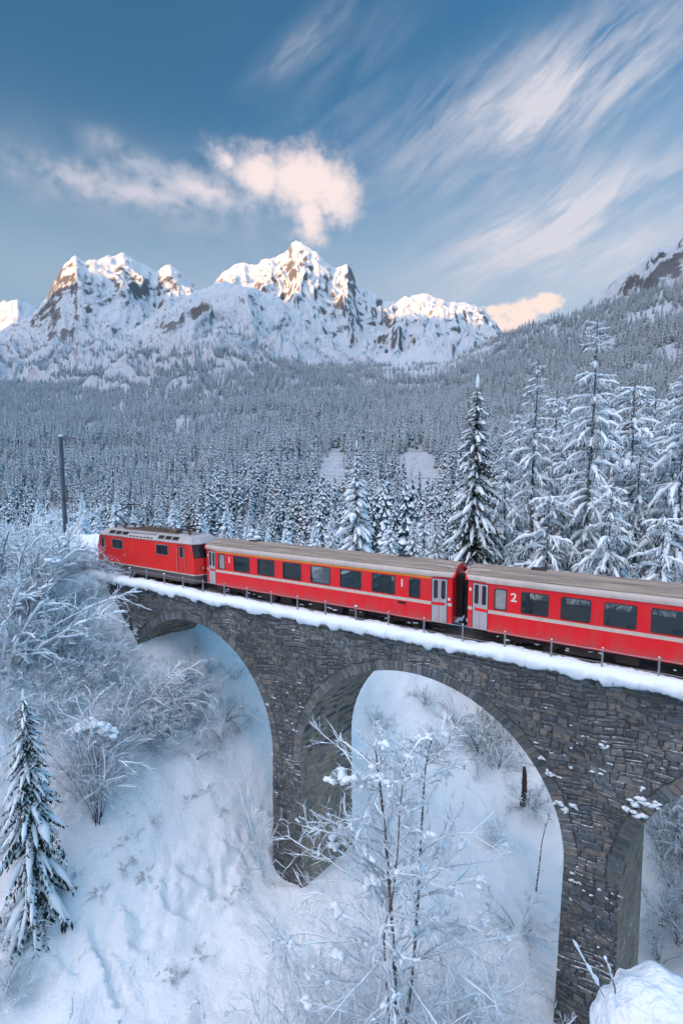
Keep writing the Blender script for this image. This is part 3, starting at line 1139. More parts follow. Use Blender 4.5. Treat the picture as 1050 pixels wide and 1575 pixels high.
def build_viaduct():
    rg = random.Random(77)
    root = empty('viaduct', (8.0, 1.0, -18.0))
    tag(root, 'tall grey rubble stone railway viaduct with round arches under the red train', 'viaduct')
    inv = Matrix.Translation((-8.0, -1.0, 18.0))

    def attach(o):
        o.parent = root
        o.matrix_parent_inverse = inv
        return o
    # core of mortar and hearting
    b = MB()
    P = underside()
    ys = [FACE_Y + 0.03, BACK_Y]
    base = len(b.v)
    for (x, z) in P:
        for y in ys:
            b.v.append((sk(x, y), y, z))
    for i in range(len(P) - 1):
        a = base + 2 * i
        b.f.append((a, a + 1, a + 3, a + 2)); b.m.append(0)
    bt0 = 0.014 * (SPRING - WALL_Z0)
    edges = [WALL_X0] + [e for c in ARCH_C for e in (c - ARCH_R, c + ARCH_R)] + [WALL_X1]
    for y, flip in ((ys[0], False), (ys[1], True)):
        fc = [(0, 1, 2, 3)] if not flip else [(3, 2, 1, 0)]
        for c in ARCH_C:
            for k in range(36):
                t0, t1 = math.pi - math.pi * k / 36, math.pi - math.pi * (k + 1) / 36
                x0, z0 = c + ARCH_R * math.cos(t0), SPRING + ARCH_R * math.sin(t0)
                x1, z1 = c + ARCH_R * math.cos(t1), SPRING + ARCH_R * math.sin(t1)
                b.poly([(sk(x0, y), y, z0), (sk(x1, y), y, z1), (sk(x1, y), y, -0.02), (sk(x0, y), y, -0.02)], fc)
        for i in range(0, len(edges), 2):
            xa, xb = edges[i], edges[i + 1]
            wa, wb = (0 if i == 0 else bt0), (0 if i + 2 >= len(edges) else bt0)
            b.poly([(sk(xa, y), y, SPRING), (sk(xb, y), y, SPRING), (sk(xb, y), y, -0.02), (sk(xa, y), y, -0.02)], fc)
            b.poly([(sk(xa - wa, y), y, WALL_Z0), (sk(xb + wb, y), y, WALL_Z0), (sk(xb, y), y, SPRING), (sk(xa, y), y, SPRING)], fc)
    b.poly([(WALL_X0, ys[0], -0.02), (WALL_X1, ys[0], -0.02), (sk(WALL_X1, ys[1]), ys[1], -0.02), (sk(WALL_X0, ys[1]), ys[1], -0.02)], [(0, 1, 2, 3)])
    attach(b.build('core', MAT_MORTAR))

    # ---- face stones in rough courses
    stones = []
    z = -0.06
    row = 0
    while z > -24.0:
        h = rg.uniform(0.13, 0.34)
        if row == 0:
            h = 0.30
        x = WALL_X0 + rg.uniform(0, 0.4)
        while x < 40.0:
            w = rg.uniform(0.15, 0.52) * (1.7 if rg.random() < 0.14 else 1.0)
            g = rg.uniform(0.008, 0.022)
            jx = lambda: rg.uniform(-0.04, 0.04)
            hh = h * rg.uniform(0.92, 1.04)
            subs = [(x, w, z, hh)]
            if h > 0.20 and rg.random() < 0.42:
                q = rg.uniform(0.4, 0.6)
                subs = [(x, w, z, hh * q), (x, w, z - hh * q, hh * (1 - q))]
            for (sx, sw, sz, sh) in subs:
                wav = 0.10 * math.sin(sx * 0.9 + sz * 1.7) + 0.07 * math.sin(sx * 2.3 + 1.3 + sz)
                wav2 = 0.10 * math.sin((sx + sw) * 0.9 + sz * 1.7) + 0.07 * math.sin((sx + sw) * 2.3 + 1.3 + sz)
                if row == 0:
                    wav = wav2 = 0
                poly = [(sx + g + jx(), sz - sh + g + wav + jx() * .5), (sx + sw - g + jx(), sz - sh + g + wav2 + jx() * .5), (sx + sw - g + jx(), sz - g + wav2 + jx() * .4), (sx + g + jx(), sz - g + wav + jx() * .4)]
                if rg.random() < 0.5:      # knock a corner off
                    i = rg.randrange(4)
                    p, a, c = poly[i], poly[i - 1], poly[(i + 1) % 4]
                    t1, t2 = rg.uniform(.1, .3), rg.uniform(.15, .45)
                    poly[i:i + 1] = [(p[0] + (a[0] - p[0]) * t1, p[1] + (a[1] - p[1]) * t1), (p[0] + (c[0] - p[0]) * t2, p[1] + (c[1] - p[1]) * t2)]
                cx, cz = sx + sw / 2, sz - sh / 2
                ok = True
                for ac in ARCH_C:
                    if cz > SPRING:
                        R = ARCH_R + ARCH_RING + 0.02
                        dd = math.hypot(cx - ac, cz - SPRING)
                        if dd < R + 0.8:
                            nx, nz = (cx - ac) / dd, (cz - SPRING) / dd
                            poly = clip_half(poly, nx, nz, nx * ac + nz * SPRING + R)
                            if len(poly) < 3:
                                ok = False
                                break
                    else:
                        bt = 0.014 * (SPRING - cz)
                        if abs(cx - ac) < ARCH_R + 1.0:
                            s = 1 if cx > ac else -1
                            poly = clip_half(poly, s, 0, s * (ac + s * (ARCH_R - bt)) + 0.0)
                            if len(poly) < 3:
                                ok = False
                                break
                if ok and len(poly) >= 3 and area(poly) > 0.012:
                    stones.append(poly)
            x += w
        z -= h
        row += 1
    # drop what lies under the ground
    cxz = np.array([[np.mean([p[0] for p in q]), np.mean([p[1] for p in q])] for q in stones])
    gz = H(cxz[:, 0], np.full(len(cxz), FACE_Y - 0.3))
    vis = cxz[:, 1] > gz - 0.6
    stones = [s for s, v in zip(stones, vis) if v]
    cxz = cxz[vis]
    # the largest in the picture become stones of their own
    dep = (cxz[:, 0] - CAM[0]) * FW[0] + (FACE_Y - CAM[1]) * FW[1] + (cxz[:, 1] - CAM[2]) * FW[2]
    lat = (cxz[:, 0] - CAM[0]) * RT[0] + (FACE_Y - CAM[1]) * RT[1]
    vert = (cxz[:, 0] - CAM[0]) * UP[0] + (FACE_Y - CAM[1]) * UP[1] + (cxz[:, 1] - CAM[2]) * UP[2]
    inframe = (np.abs(FPX * lat / dep) < 520) & (np.abs(FPX * vert / dep) < 780)
    size = np.array([abs(area(s)) for s in stones]) / dep ** 2 * inframe
    big = set(np.argsort(-size)[:300].tolist())
    rest, tone = MB(), []
    for i, poly in enumerate(stones):
        t = rg.random()
        pr = rg.uniform(0.004, 0.05)
        if i in big:
            s = MB()
            n = stone_solid(s, poly, front_map, pr, rg)
            attach(s.build('stone', MAT_STONE, attr={'tone': [t] * n}))
        else:
            n = stone_solid(rest, poly, front_map, pr, rg)
            tone += [t] * n
    o = attach(rest.build('masonry', MAT_STONE, attr={'tone': tone}))
    tag(o, kind='stuff')

    # ---- arch rings
    for ci, c in enumerate(ARCH_C[:3]):
        t = 0.0
        while t < math.pi - 0.01:
            dt = rg.uniform(0.022, 0.044)
            t2 = min(t + dt, math.pi)
            if math.pi - t2 < 0.02:
                t2 = math.pi
            if not (ci == 2 and t2 < 1.5):
                g = 0.0018
                r0, r1 = ARCH_R + 0.004, ARCH_R + ARCH_RING * rg.uniform(0.86, 1.0)
                poly = [(t2 - g, r0), (t + g, r0), (t + g, r1), (t2 - g, r1)]
                def ring(u, v, n, c=c):
                    return (c + v * math.cos(u), FACE_Y - n, SPRING + v * math.sin(u))
                s = MB()
                pr = rg.uniform(0.004, 0.035)
                cu, cv = (t + t2) / 2, (r0 + r1) / 2
                pts, k = [], 0.93
                P0 = [ring(u, v, -0.10) for u, v in poly]
                P1 = [ring(u, v, pr * 0.55) for u, v in poly]
                P2 = [ring(cu + (u - cu) * 0.86, cv + (v - cv) * 0.94, pr * rg.uniform(0.8, 1.2)) for u, v in poly]
                F = []
                for i in range(4):
                    j = (i + 1) % 4
                    F += [(i, j, 4 + j, 4 + i), (4 + i, 4 + j, 8 + j, 8 + i)]
                F.append((8, 9, 10, 11))
                s.poly(P0 + P1 + P2, F)
                attach(s.build('voussoir', MAT_STONE, attr={'tone': [rg.random() * 0.8 + 0.1] * 12}))
            t = t2

    # ---- vault and pier-side stones
    sb, tone = MB(), []
    for ci, c in enumerate(ARCH_C[:3]):
        Lp = 13.0
        total = Lp + math.pi * ARCH_R + Lp
        def under(s, y, n, c=c):
            # s runs up the left pier, over the vault and down the right pier; n points into the opening
            if s < Lp:
                zz = SPRING - (Lp - s)
                x, z_, nx, nz = c - ARCH_R + 0.014 * (SPRING - zz), zz, 1.0, 0.0
            elif s < Lp + math.pi * ARCH_R:
                t = math.pi - (s - Lp) / ARCH_R
                x, z_, nx, nz = c + ARCH_R * math.cos(t), SPRING + ARCH_R * math.sin(t), -math.cos(t), -math.sin(t)
            else:
                zz = SPRING - (s - Lp - math.pi * ARCH_R)
                x, z_, nx, nz = c + ARCH_R - 0.014 * (SPRING - zz), zz, -1.0, 0.0
            return (sk(x, y) + nx * n, y, z_ + nz * n)
        s = 0.0
        while s < total:
            ds = rg.uniform(0.13, 0.26)
            y = FACE_Y + 0.01
            while y < BACK_Y - 0.15:
                wy = min(rg.uniform(0.25, 0.8), BACK_Y - y)
                g = 0.005
                mid = under(s + ds / 2, y + wy / 2, 0)
                j = lambda: rg.uniform(-.012, .012)
                poly = [(s + g + j(), y + g), (s + g + j(), y + wy - g), (s + ds - g + j(), y + wy - g), (s + ds - g + j(), y + g)]
                if mid[2] > -24:
                    n = stone_solid(sb, poly, lambda u, v, nn: under(u, v, nn), rg.uniform(0.002, 0.022), rg, bevel=0.02, depth=0.02)
                    tone += [rg.random()] * n
                y += wy
            s += ds
    o = attach(sb.build('vault_masonry', MAT_SOFFIT, attr={'tone': tone}))
    tag(o, kind='stuff')

    # ---- cornice slabs
    x = WALL_X0 - 1.5
    while x < 62:
        w = rg.uniform(1.5, 2.3)
        s = MB()
        s.bbox(x + 0.01, x + w - 0.01, FACE_Y - 0.26, FACE_Y + 0.5, -0.03 + rg.uniform(-.012, .012), 0.13, 0.02)
        attach(s.build('cornice_slab', MAT_CONC))
        x += w
    b = MB()
    b.box(WALL_X0 - 1.5, 62, FACE_Y + 0.51, BACK_Y + 1.3, -0.04, 0.06)
    attach(b.build('deck', MAT_CONC))

    # ---- snow caught on the stones
    sn = MB()
    lumps = []
    for i in range(1000):
        k = rg.randrange(len(stones))
        q = stones[k]
        cx, cz = cxz[k]
        wgt = 0.04 + 0.80 * min(1, max(0, (-cz - 1.5) / 5.0)) * (0.4 + 0.6 * min(1, max(0, (cx + 8) / 30)))
        if rg.random() > wgt:
            continue
        topz = max(p[1] for p in q)
        if vn(np.array([cx / 1.4]), np.array([cz / 1.4]), 44)[0] < 0.47:
            continue
        lumps.append((cx + rg.uniform(-.15, .15), topz - 0.02, rg.uniform(0.03, 0.10) * (2.0 if rg.random() < 0.08 else 1.0)))
    for (x, z_, r) in lumps:
        for q in range(rg.choice((1, 2, 2, 3))):
            k = rg.uniform(0.4, 1.0)
            blob(sn, (x + rg.uniform(-1.3, 1.3) * r, FACE_Y - 0.03, z_ + rg.uniform(-0.5, 0.2) * r), (r * k * rg.uniform(.6, 1.5), 0.04 + r * 0.15, r * k * rg.uniform(0.3, 0.8)), rg, rough=0.7)
    # bigger drift on the ledge beside the right arch
    for (px, py, r) in ((985, 1232, .34), (998, 1238, .3), (973, 1236, .26), (1008, 1238, .26), (965, 1246, .24), (978, 1252, .3), (990, 1215, .16), (856, 1236, .28), (880, 1240, .2), (868, 1247, .2), (832, 1166, .16), (845, 1190, .2), (930, 1150, .2)):
        d = ray(px, py)
        t = (FACE_Y - 0.1 - CAM[1]) / d[1]
        p = CAM + d * t
        for q in range(4):
            blob(sn, (p[0] + rg.uniform(-.7, .7) * r, FACE_Y - 0.03, p[2] + rg.uniform(-.5, .3) * r), (r * rg.uniform(.3, .7), 0.10, r * rg.uniform(.2, .5)), rg, rough=0.7)
    o = attach(sn.build('caught_snow', MAT_TSNOW, smooth=True))
    tag(o, kind='stuff')
    return root


_ICO = None


def ico():
    global _ICO
    if _ICO is None:
        import bmesh
        bm = bmesh.new()
        bmesh.ops.create_icosphere(bm, subdivisions=2, radius=1.0)
        _ICO = (np.array([v.co[:] for v in bm.verts]), [tuple(v.index for v in f.verts) for f in bm.faces])
        bm.free()
        bm = bmesh.new()
        bmesh.ops.create_icosphere(bm, subdivisions=1, radius=1.0)
        _ICO += (np.array([v.co[:] for v in bm.verts]), [tuple(v.index for v in f.verts) for f in bm.faces])
        bm.free()
    return _ICO


def blob(mb, c, r, rg, lod=0, m=0, rough=0.28):
    """lumpy pillow of snow"""
    I = ico()
    vv, ff = (I[0], I[1]) if lod == 1 else (I[2], I[3])
    s = rg.random() * 50
    n = np.sin(vv[:, 0] * 2.7 + s) * np.cos(vv[:, 1] * 3.1 + s * 1.7) + np.sin(vv[:, 2] * 2.3 + s * 0.6 + vv[:, 0] * 2)
    k = (1 + rough * n * 0.5)[:, None]
    w = vv * k
    w[:, 2] = np.where(w[:, 2] < 0, w[:, 2] * 0.6, w[:, 2])
    w = w * np.array(r)[None, :] + np.array(c)[None, :]
    mb.poly(w, ff, m)


build_viaduct()


# ------------------------------------------------------------------ snow along the deck, track, railing
def build_deck_snow():
    xs = np.concatenate([np.arange(-24, -12, 0.3), np.arange(-12, 34, 0.07), np.arange(34, 62, 0.4)])
    for name, yc, sg, lab in (('snow_ledge', FACE_Y - 0.2, 1, 'thick ledge of snow along the near edge of the viaduct'), ('snow_bank', BACK_Y + 1.0, -1, 'bank of snow along the far edge of the viaduct')):
        prof_ = [(0.12, 0.14), (-0.04, 0.10), (-0.12, 0.20), (-0.13, 0.36), (-0.07, 0.54), (0.06, 0.68), (0.25, 0.76), (0.45, 0.77), (0.70, 0.68), (0.95, 0.52), (1.20, 0.30), (1.42, 0.10), (1.50, -0.05)]
        V_ = []
        for i, x in enumerate(xs):
            big = float(fbm(np.array([x / 2.3]), np.array([3.0 + sg]), 3, 14)[0]) - 0.5
            for j, (py, pz) in enumerate(prof_):
                q = float(vn(np.array([x / 0.5]), np.array([j * 0.6]), 5)[0]) - 0.5
                q2 = float(vn(np.array([x / 0.16]), np.array([j * 0.9]), 6)[0]) - 0.5
                drip = 0.0
                if j in (1, 2):
                    e = float(vn(np.array([x / 0.55]), np.array([9.0]), 15)[0])
                    drip = -0.20 * max(0, e - 0.55) / 0.45 - 0.12 * (q2 + .5)
                top = max(0, min(1, (pz - 0.2) / 0.4))
                fl = float(vn(np.array([x / 0.13]), np.array([j * 0.22]), 25)[0]) - 0.5
                face = 1.0 if 1 <= j <= 5 else 0.35
                V_.append((x, yc + sg * (py + q * 0.12 + (q2 * 0.05 + fl * 0.07) * face), pz * 0.82 + top * (big * 0.30 + q * 0.11 - 0.05) + drip + q2 * 0.05 + fl * 0.03))
        v = np.array(V_)
        f = grid_faces(len(xs), len(prof_))
        if sg < 0:
            f = f[:, ::-1]
        o = link_mesh(name, v, f, MAT_TSNOW, smooth=True)
        tag(o, lab, 'snow', kind='stuff')


build_deck_snow()

MAT_STEEL = mat_plain('galvanised_steel', (0.30, 0.32, 0.34), 0.5, 0.6, 0.25, 12)
MAT_RAIL = mat_plain('rail_steel', (0.16, 0.12, 0.10), 0.45, 0.8, 0.3, 8)
MAT_BALLAST = mat_plain('ballast', (0.07, 0.065, 0.06), 0.95, var=0.5, scale=14, bmp=0.8)
MAT_SLEEPER = mat_plain('sleeper', (0.08, 0.065, 0.05), 0.9, var=0.3, scale=8)


def build_track():
    root = empty('railway_track', (8, 1.325, 0))
    tag(root, 'single narrow railway track running under the red train', 'track')
    b = MB()
    xs = np.arange(-60, 62, 0.5)
    V_, pr = [], [(-0.75, 0.02), (-0.35, -0.06), (1.325, -0.1), (3.0, -0.06), (3.6, 0.02)]
    for i, x in enumerate(xs):
        for (y, z) in pr:
            V_.append((x - 8, y - 1.325, z + 0.22 + 0.02 * math.sin(x * 7 + y * 9) - 0.30))
    o = link_mesh('ballast', np.array(V_), grid_faces(len(xs), len(pr)), MAT_BALLAST, root)
    for y in (0.825, 1.825):
        r = MB()
        r.box(-68, 54, y - 1.325 - 0.035, y - 1.325 + 0.035, -0.06, 0.0)
        r.box(-68, 54, y - 1.325 - 0.012, y - 1.325 + 0.012, -0.16, -0.06)
        r.build('rail', MAT_RAIL, root)
    s = MB()
    s.box(-0.11, 0.11, -0.95, 0.95, -0.26, -0.12)
    first = None
    for k in range(90):
        x = -20 + k * 0.65 - 8
        if first is None:
            first = s.build('sleeper', MAT_SLEEPER, root)
            first.location.x = x
        else:
            c = first.copy()
            COL.objects.link(c)
            c.location.x = x


build_track()


def build_railing():
    rg = random.Random(4)
    root = empty('railing', (8, FACE_Y + 0.1, 0.1))
    tag(root, 'low steel post railing half buried in the snow along the viaduct edge', 'railing')
    n = 0
    X = [-10.66 + 1.955 * k for k in range(-6, 22)]
    for x in X:
        b = MB()
        b.box(-0.035, 0.035, -0.035, 0.035, 0, 1.22 + rg.uniform(-.04, .04))
        b.box(-0.05, 0.05, -0.05, 0.05, 0.0, 0.04)
        p = b.build('post', MAT_STEEL, root)
        p.location = (x - 8, 0, 0)
        s = MB()
        big = rg.random() < 0.2
        blob(s, (0, 0, 1.24), (0.10 if big else 0.045, 0.08 if big else 0.045, 0.07 if big else 0.035), rg)
        s.build('snow_cap', MAT_TSNOW, p, smooth=True)
    for z, r in ((1.16, 0.014), (0.62, 0.012)):
        b = MB()
        pts = []
        for x in X:
            pts.append((x - 8, -0.03, z))
            pts.append((x - 8 + 0.97, -0.03, z - 0.02))
        b.tube(pts, r, 5)
        b.build('rail', MAT_STEEL, root)


build_railing()

# ------------------------------------------------------------------ the train
def mat_paint(name, col, rough=0.32, dirt=0.35, coat=0.3):
    m, nt, b = new_mat(name)
    p = coord()
    x, y, z = separate(p)
    n = noise(combine(x * 3.0, y * 3.0, z * 0.5), 1.0, 6, 0.65)
    n2 = noise(p, 14.0, 4, 0.6)
    grime = (sstep(n, 0.42, 0.75) * 0.5 + sstep(n2, 0.5, 0.8) * 0.25) * dirt
    low = sstep(z, 1.35, 0.75, 0.0, 1.0)
    g = (grime + low * sstep(n2 + n, 0.7, 1.2) * dirt).clamp()
    c = mixc(noise(p, 0.7, 2), tuple(q * 0.9 for q in col), tuple(min(1, q * 1.08) for q in col))
    setin(nt, b.inputs['Base Color'], mixc(g, c, (0.16, 0.12, 0.11)))
    setin(nt, b.inputs['Roughness'], sstep(n, 0.3, 0.8, rough, rough + 0.25))
    b.inputs['Coat Weight'].default_value = coat
    b.inputs['Coat Roughness'].default_value = 0.15
    bump(nt, b, noise(p, 1.2, 2), 0.08, 0.02)
    return m


MAT_RED = mat_paint('red_paint', (0.72, 0.006, 0.012), dirt=0.5, coat=0.10)
MAT_LRED = mat_paint('locomotive_red_paint', (0.74, 0.016, 0.010), dirt=0.55, coat=0.10)
MAT_CREAM = mat_paint('cream_stripe_paint', (0.56, 0.53, 0.46), 0.45, 0.5, 0.1)
MAT_YELLOW = mat_paint('yellow_stripe_paint', (0.72, 0.27, 0.015), 0.4, 0.3, 0.2)
def mat_roof():
    m, nt, b = new_mat('grey_roof_paint')
    p = coord()
    x, y, z = separate(p)
    st = noise(combine(x * 0.35, y * 9.0, z * 9.0), 1.0, 5, 0.6)
    n = noise(combine(x * 1.5, y * 4.0, z * 4.0), 1.0, 5, 0.65)
    c = mixc(sstep(st, 0.3, 0.7), (0.13, 0.125, 0.115), (0.30, 0.28, 0.235))
    setin(nt, b.inputs['Base Color'], mixc(sstep(n, 0.5, 0.8) * 0.5, c, (0.20, 0.16, 0.12)))
    b.inputs['Roughness'].default_value = 0.7
    return m


MAT_ROOF = mat_roof()
MAT_EAVE = mat_paint('light_grey_eave_paint', (0.42, 0.42, 0.40), 0.5, 0.5, 0.1)
MAT_LROOF = mat_paint('locomotive_roof_paint', (0.36, 0.39, 0.40), 0.45, 0.5, 0.1)
MAT_DOOR = mat_paint('grey_door_paint', (0.40, 0.43, 0.46), 0.4, 0.4, 0.2)
MAT_SKIRT = mat_paint('dark_skirt_paint', (0.045, 0.055, 0.065), 0.5, 0.4, 0.1)
MAT_BLACK = mat_plain('black_rubber', (0.012, 0.012, 0.013), 0.7)
MAT_UNDER = mat_plain('underframe', (0.03, 0.028, 0.027), 0.8, 0.2, 0.4, 6)
MAT_WHITE = mat_plain('white_lettering', (0.72, 0.70, 0.66), 0.5, var=0.05)
MAT_INNER = mat_plain('interior_lining', (0.48, 0.40, 0.30), 0.7)
MAT_SEAT = mat_plain('seat_cloth', (0.22, 0.08, 0.07), 0.95, var=0.3)
MAT_HEAD = mat_plain('headrest_cloth', (0.75, 0.70, 0.62), 0.95)
MAT_FRAME = mat_plain('window_rubber', (0.03, 0.03, 0.032), 0.6)
MAT_ALU = mat_plain('aluminium', (0.45, 0.46, 0.47), 0.4, 0.7, 0.15)
MAT_COPPER = mat_plain('roof_gear', (0.11, 0.075, 0.05), 0.7, 0.2, 0.5, 9)
MAT_INSUL = mat_plain('brown_insulator', (0.13, 0.06, 0.035), 0.35)
MAT_BUFFER = mat_plain('lamp_glass', (0.75, 0.72, 0.62), 0.15)
MAT_GRILLE = mat_plain('grille', (0.014, 0.015, 0.016), 0.6, 0.3)


def mat_glass():
    m, nt, b = new_mat('window_glass')
    out = nt.nodes['Material Output']
    p = coord()
    tr = nt.nodes.new('ShaderNodeBsdfTransparent')
    tr.inputs[0].default_value = (0.80, 0.80, 0.78, 1)
    gl = nt.nodes.new('ShaderNodeBsdfGlossy')
    gl.inputs['Roughness'].default_value = 0.03
    gl.inputs['Color'].default_value = (0.9, 0.92, 0.95, 1)
    lw = nt.nodes.new('ShaderNodeFresnel')
    lw.inputs['IOR'].default_value = 1.7
    mx = nt.nodes.new('ShaderNodeMixShader')
    nt.links.new(lw.outputs[0], mx.inputs[0])
    nt.links.new(tr.outputs[0], mx.inputs[1])
    nt.links.new(gl.outputs[0], mx.inputs[2])
    bp = nt.nodes.new('ShaderNodeBump')
    bp.inputs['Strength'].default_value = 0.05
    bp.inputs['Distance'].default_value = 0.02
    nt.links.new(noise(p, 1.5, 2).s, bp.inputs['Height'])
    nt.links.new(bp.outputs[0], gl.inputs['Normal'])
    nt.links.new(mx.outputs[0], out.inputs['Surface'])
    return m


def mat_dark_glass():
    m, nt, b = new_mat('dark_glass')
    b.inputs['Base Color'].default_value = (0.015, 0.018, 0.02, 1)
    b.inputs['Roughness'].default_value = 0.06
    b.inputs['Specular IOR Level'].default_value = 0.8
    return m


MAT_GLASS = mat_glass()
MAT_FROSTED = mat_plain('frosted_glass', (0.30, 0.32, 0.33), 0.35, var=0.35, scale=5)
MAT_DGLASS = mat_dark_glass()
WID = 2.65


def rrect(cx, cz, w, h, r, n=4):
    P = []
    for (sx, sz, a0) in ((1, 1, 0), (-1, 1, 90), (-1, -1, 180), (1, -1, 270)):
        for k in range(n + 1):
            a = math.radians(a0 + 90.0 * k / n)
            P.append((cx + sx * (w / 2 - r) + r * math.cos(a), cz + sz * (h / 2 - r) + r * math.sin(a)))
    return P


def ring_mesh(mb, outer, inner, mapf, n0, n1):
    k = len(outer)
    pts = [mapf(*p, n1) for p in outer] + [mapf(*p, n1) for p in inner] + [mapf(*p, n0) for p in inner] + [mapf(*p, n0) for p in outer]
    F = []
    for i in range(k):
        j = (i + 1) % k
        F += [(i, j, k + j, k + i), (k + i, k + j, 2 * k + j, 2 * k + i), (3 * k + i, 3 * k + j, j, i)]
    mb.poly(pts, F)


def disc_mesh(mb, outline, mapf, n0, n1):
    k = len(outline)
    pts = [mapf(*p, n1) for p in outline] + [mapf(*p, n0) for p in outline]
    F = [tuple(range(k)), tuple(range(2 * k - 1, k - 1, -1))]
    for i in range(k):
        j = (i + 1) % k
        F.append((k + i, k + j, j, i))
    mb.poly(pts, F)


def plane_map(p0, p1, y0=None):
    """(u, z, n): u metres along the vertical plane p0 -> p1 (plan points), n outward (to the right-hand side looking p0->p1)"""
    p0, p1 = np.array(p0, float), np.array(p1, float)
    d = (p1 - p0) / np.linalg.norm(p1 - p0)
    nrm = np.array([d[1], -d[0]])
    def f(u, z, n):
        q = p0 + d * u + nrm * n
        return (q[0], q[1], z)
    return f


def side_wall(mb, x0, x1, z0, z1, holes, y, flip=False, m=0):
    """flat wall with rectangular window openings"""
    xs = sorted(set([x0, x1] + [h[0] for h in holes] + [h[1] for h in holes]))
    zs = sorted(set([z0, z1] + [h[2] for h in holes] + [h[3] for h in holes]))
    for i in range(len(xs) - 1):
        for k in range(len(zs) - 1):
            cx, cz = (xs[i] + xs[i + 1]) / 2, (zs[k] + zs[k + 1]) / 2
            if any(h[0] < cx < h[1] and h[2] < cz < h[3] for h in holes):
                continue
            q = [(xs[i], y, zs[k]), (xs[i + 1], y, zs[k]), (xs[i + 1], y, zs[k + 1]), (xs[i], y, zs[k + 1])]
            mb.poly(q, [(0, 1, 2, 3)] if not flip else [(3, 2, 1, 0)], m)


def text_mesh(name, txt, size, mat, parent, loc, depth=0.004):
    cu = bpy.data.curves.new(name, 'FONT')
    cu.body = txt
    cu.size = size
    cu.extrude = depth
    cu.offset = 0.012
    cu.align_x = 'CENTER'
    cu.align_y = 'CENTER'
    t = bpy.data.objects.new('tmp', cu)
    COL.objects.link(t)
    dg = bpy.context.evaluated_depsgraph_get()
    me = bpy.data.meshes.new_from_object(t.evaluated_get(dg))
    bpy.data.objects.remove(t)
    me.name = name
    me.materials.clear()
    me.materials.append(mat)
    o = bpy.data.objects.new(name, me)
    COL.objects.link(o)
    o.parent = parent
    o.location = loc
    o.rotation_euler = (math.pi / 2, 0, 0)
    return o


def bogie(root, cx, wheelbase=1.8, r=0.36):
    b = MB()
    for y in (0.42, 2.23):
        b.bbox(cx - wheelbase / 2 - 0.5, cx + wheelbase / 2 + 0.5, y - 0.06, y + 0.06, 0.42, 0.62, 0.03)
        for s in (-1, 1):
            b.bbox(cx + s * wheelbase / 2 - 0.16, cx + s * wheelbase / 2 + 0.16, y - 0.13, y + 0.13, 0.22, 0.52, 0.04)
            b.cyl((cx + s * 0.35, y, 0.55), 'z', 0.09, 0.4, 10)
    b.bbox(cx - 0.25, cx + 0.25, 0.4, 2.25, 0.4, 0.62, 0.04)
    bg = b.build('bogie', MAT_UNDER, root)
    for s in (-1, 1):
        for y in (0.80, 1.85):
            w = MB()
            w.cyl((cx + s * wheelbase / 2, y, r + 0.005), 'y', r, 0.09, 22)
            w.cyl((cx + s * wheelbase / 2, y + (0.07 if y < 1.3 else -0.07), r + 0.005), 'y', r + 0.0, 0.03, 22)
            w.cyl((cx + s * wheelbase / 2, y, r + 0.005), 'y', 0.1, 0.2, 12)
            w.build('wheel', MAT_RAIL, bg)


def window_part(root, mapf, cu, cz, w, h, glass, r=0.09, frame_mat=None, fw=0.045, proud=0.012):
    f = MB()
    ring_mesh(f, rrect(cu, cz, w + 0.06, h + 0.06, r), rrect(cu, cz, w - 2 * fw + 0.05, h - 2 * fw + 0.05, max(0.02, r - 0.01)), mapf, -0.05, proud)
    fo = f.build('window', frame_mat or MAT_FRAME, root)
    p = MB()
    disc_mesh(p, rrect(cu, cz, w + 0.01, h + 0.01, max(0.02, r - 0.02)), mapf, -0.046, -0.038)
    p.build('pane', glass, fo)
    return fo


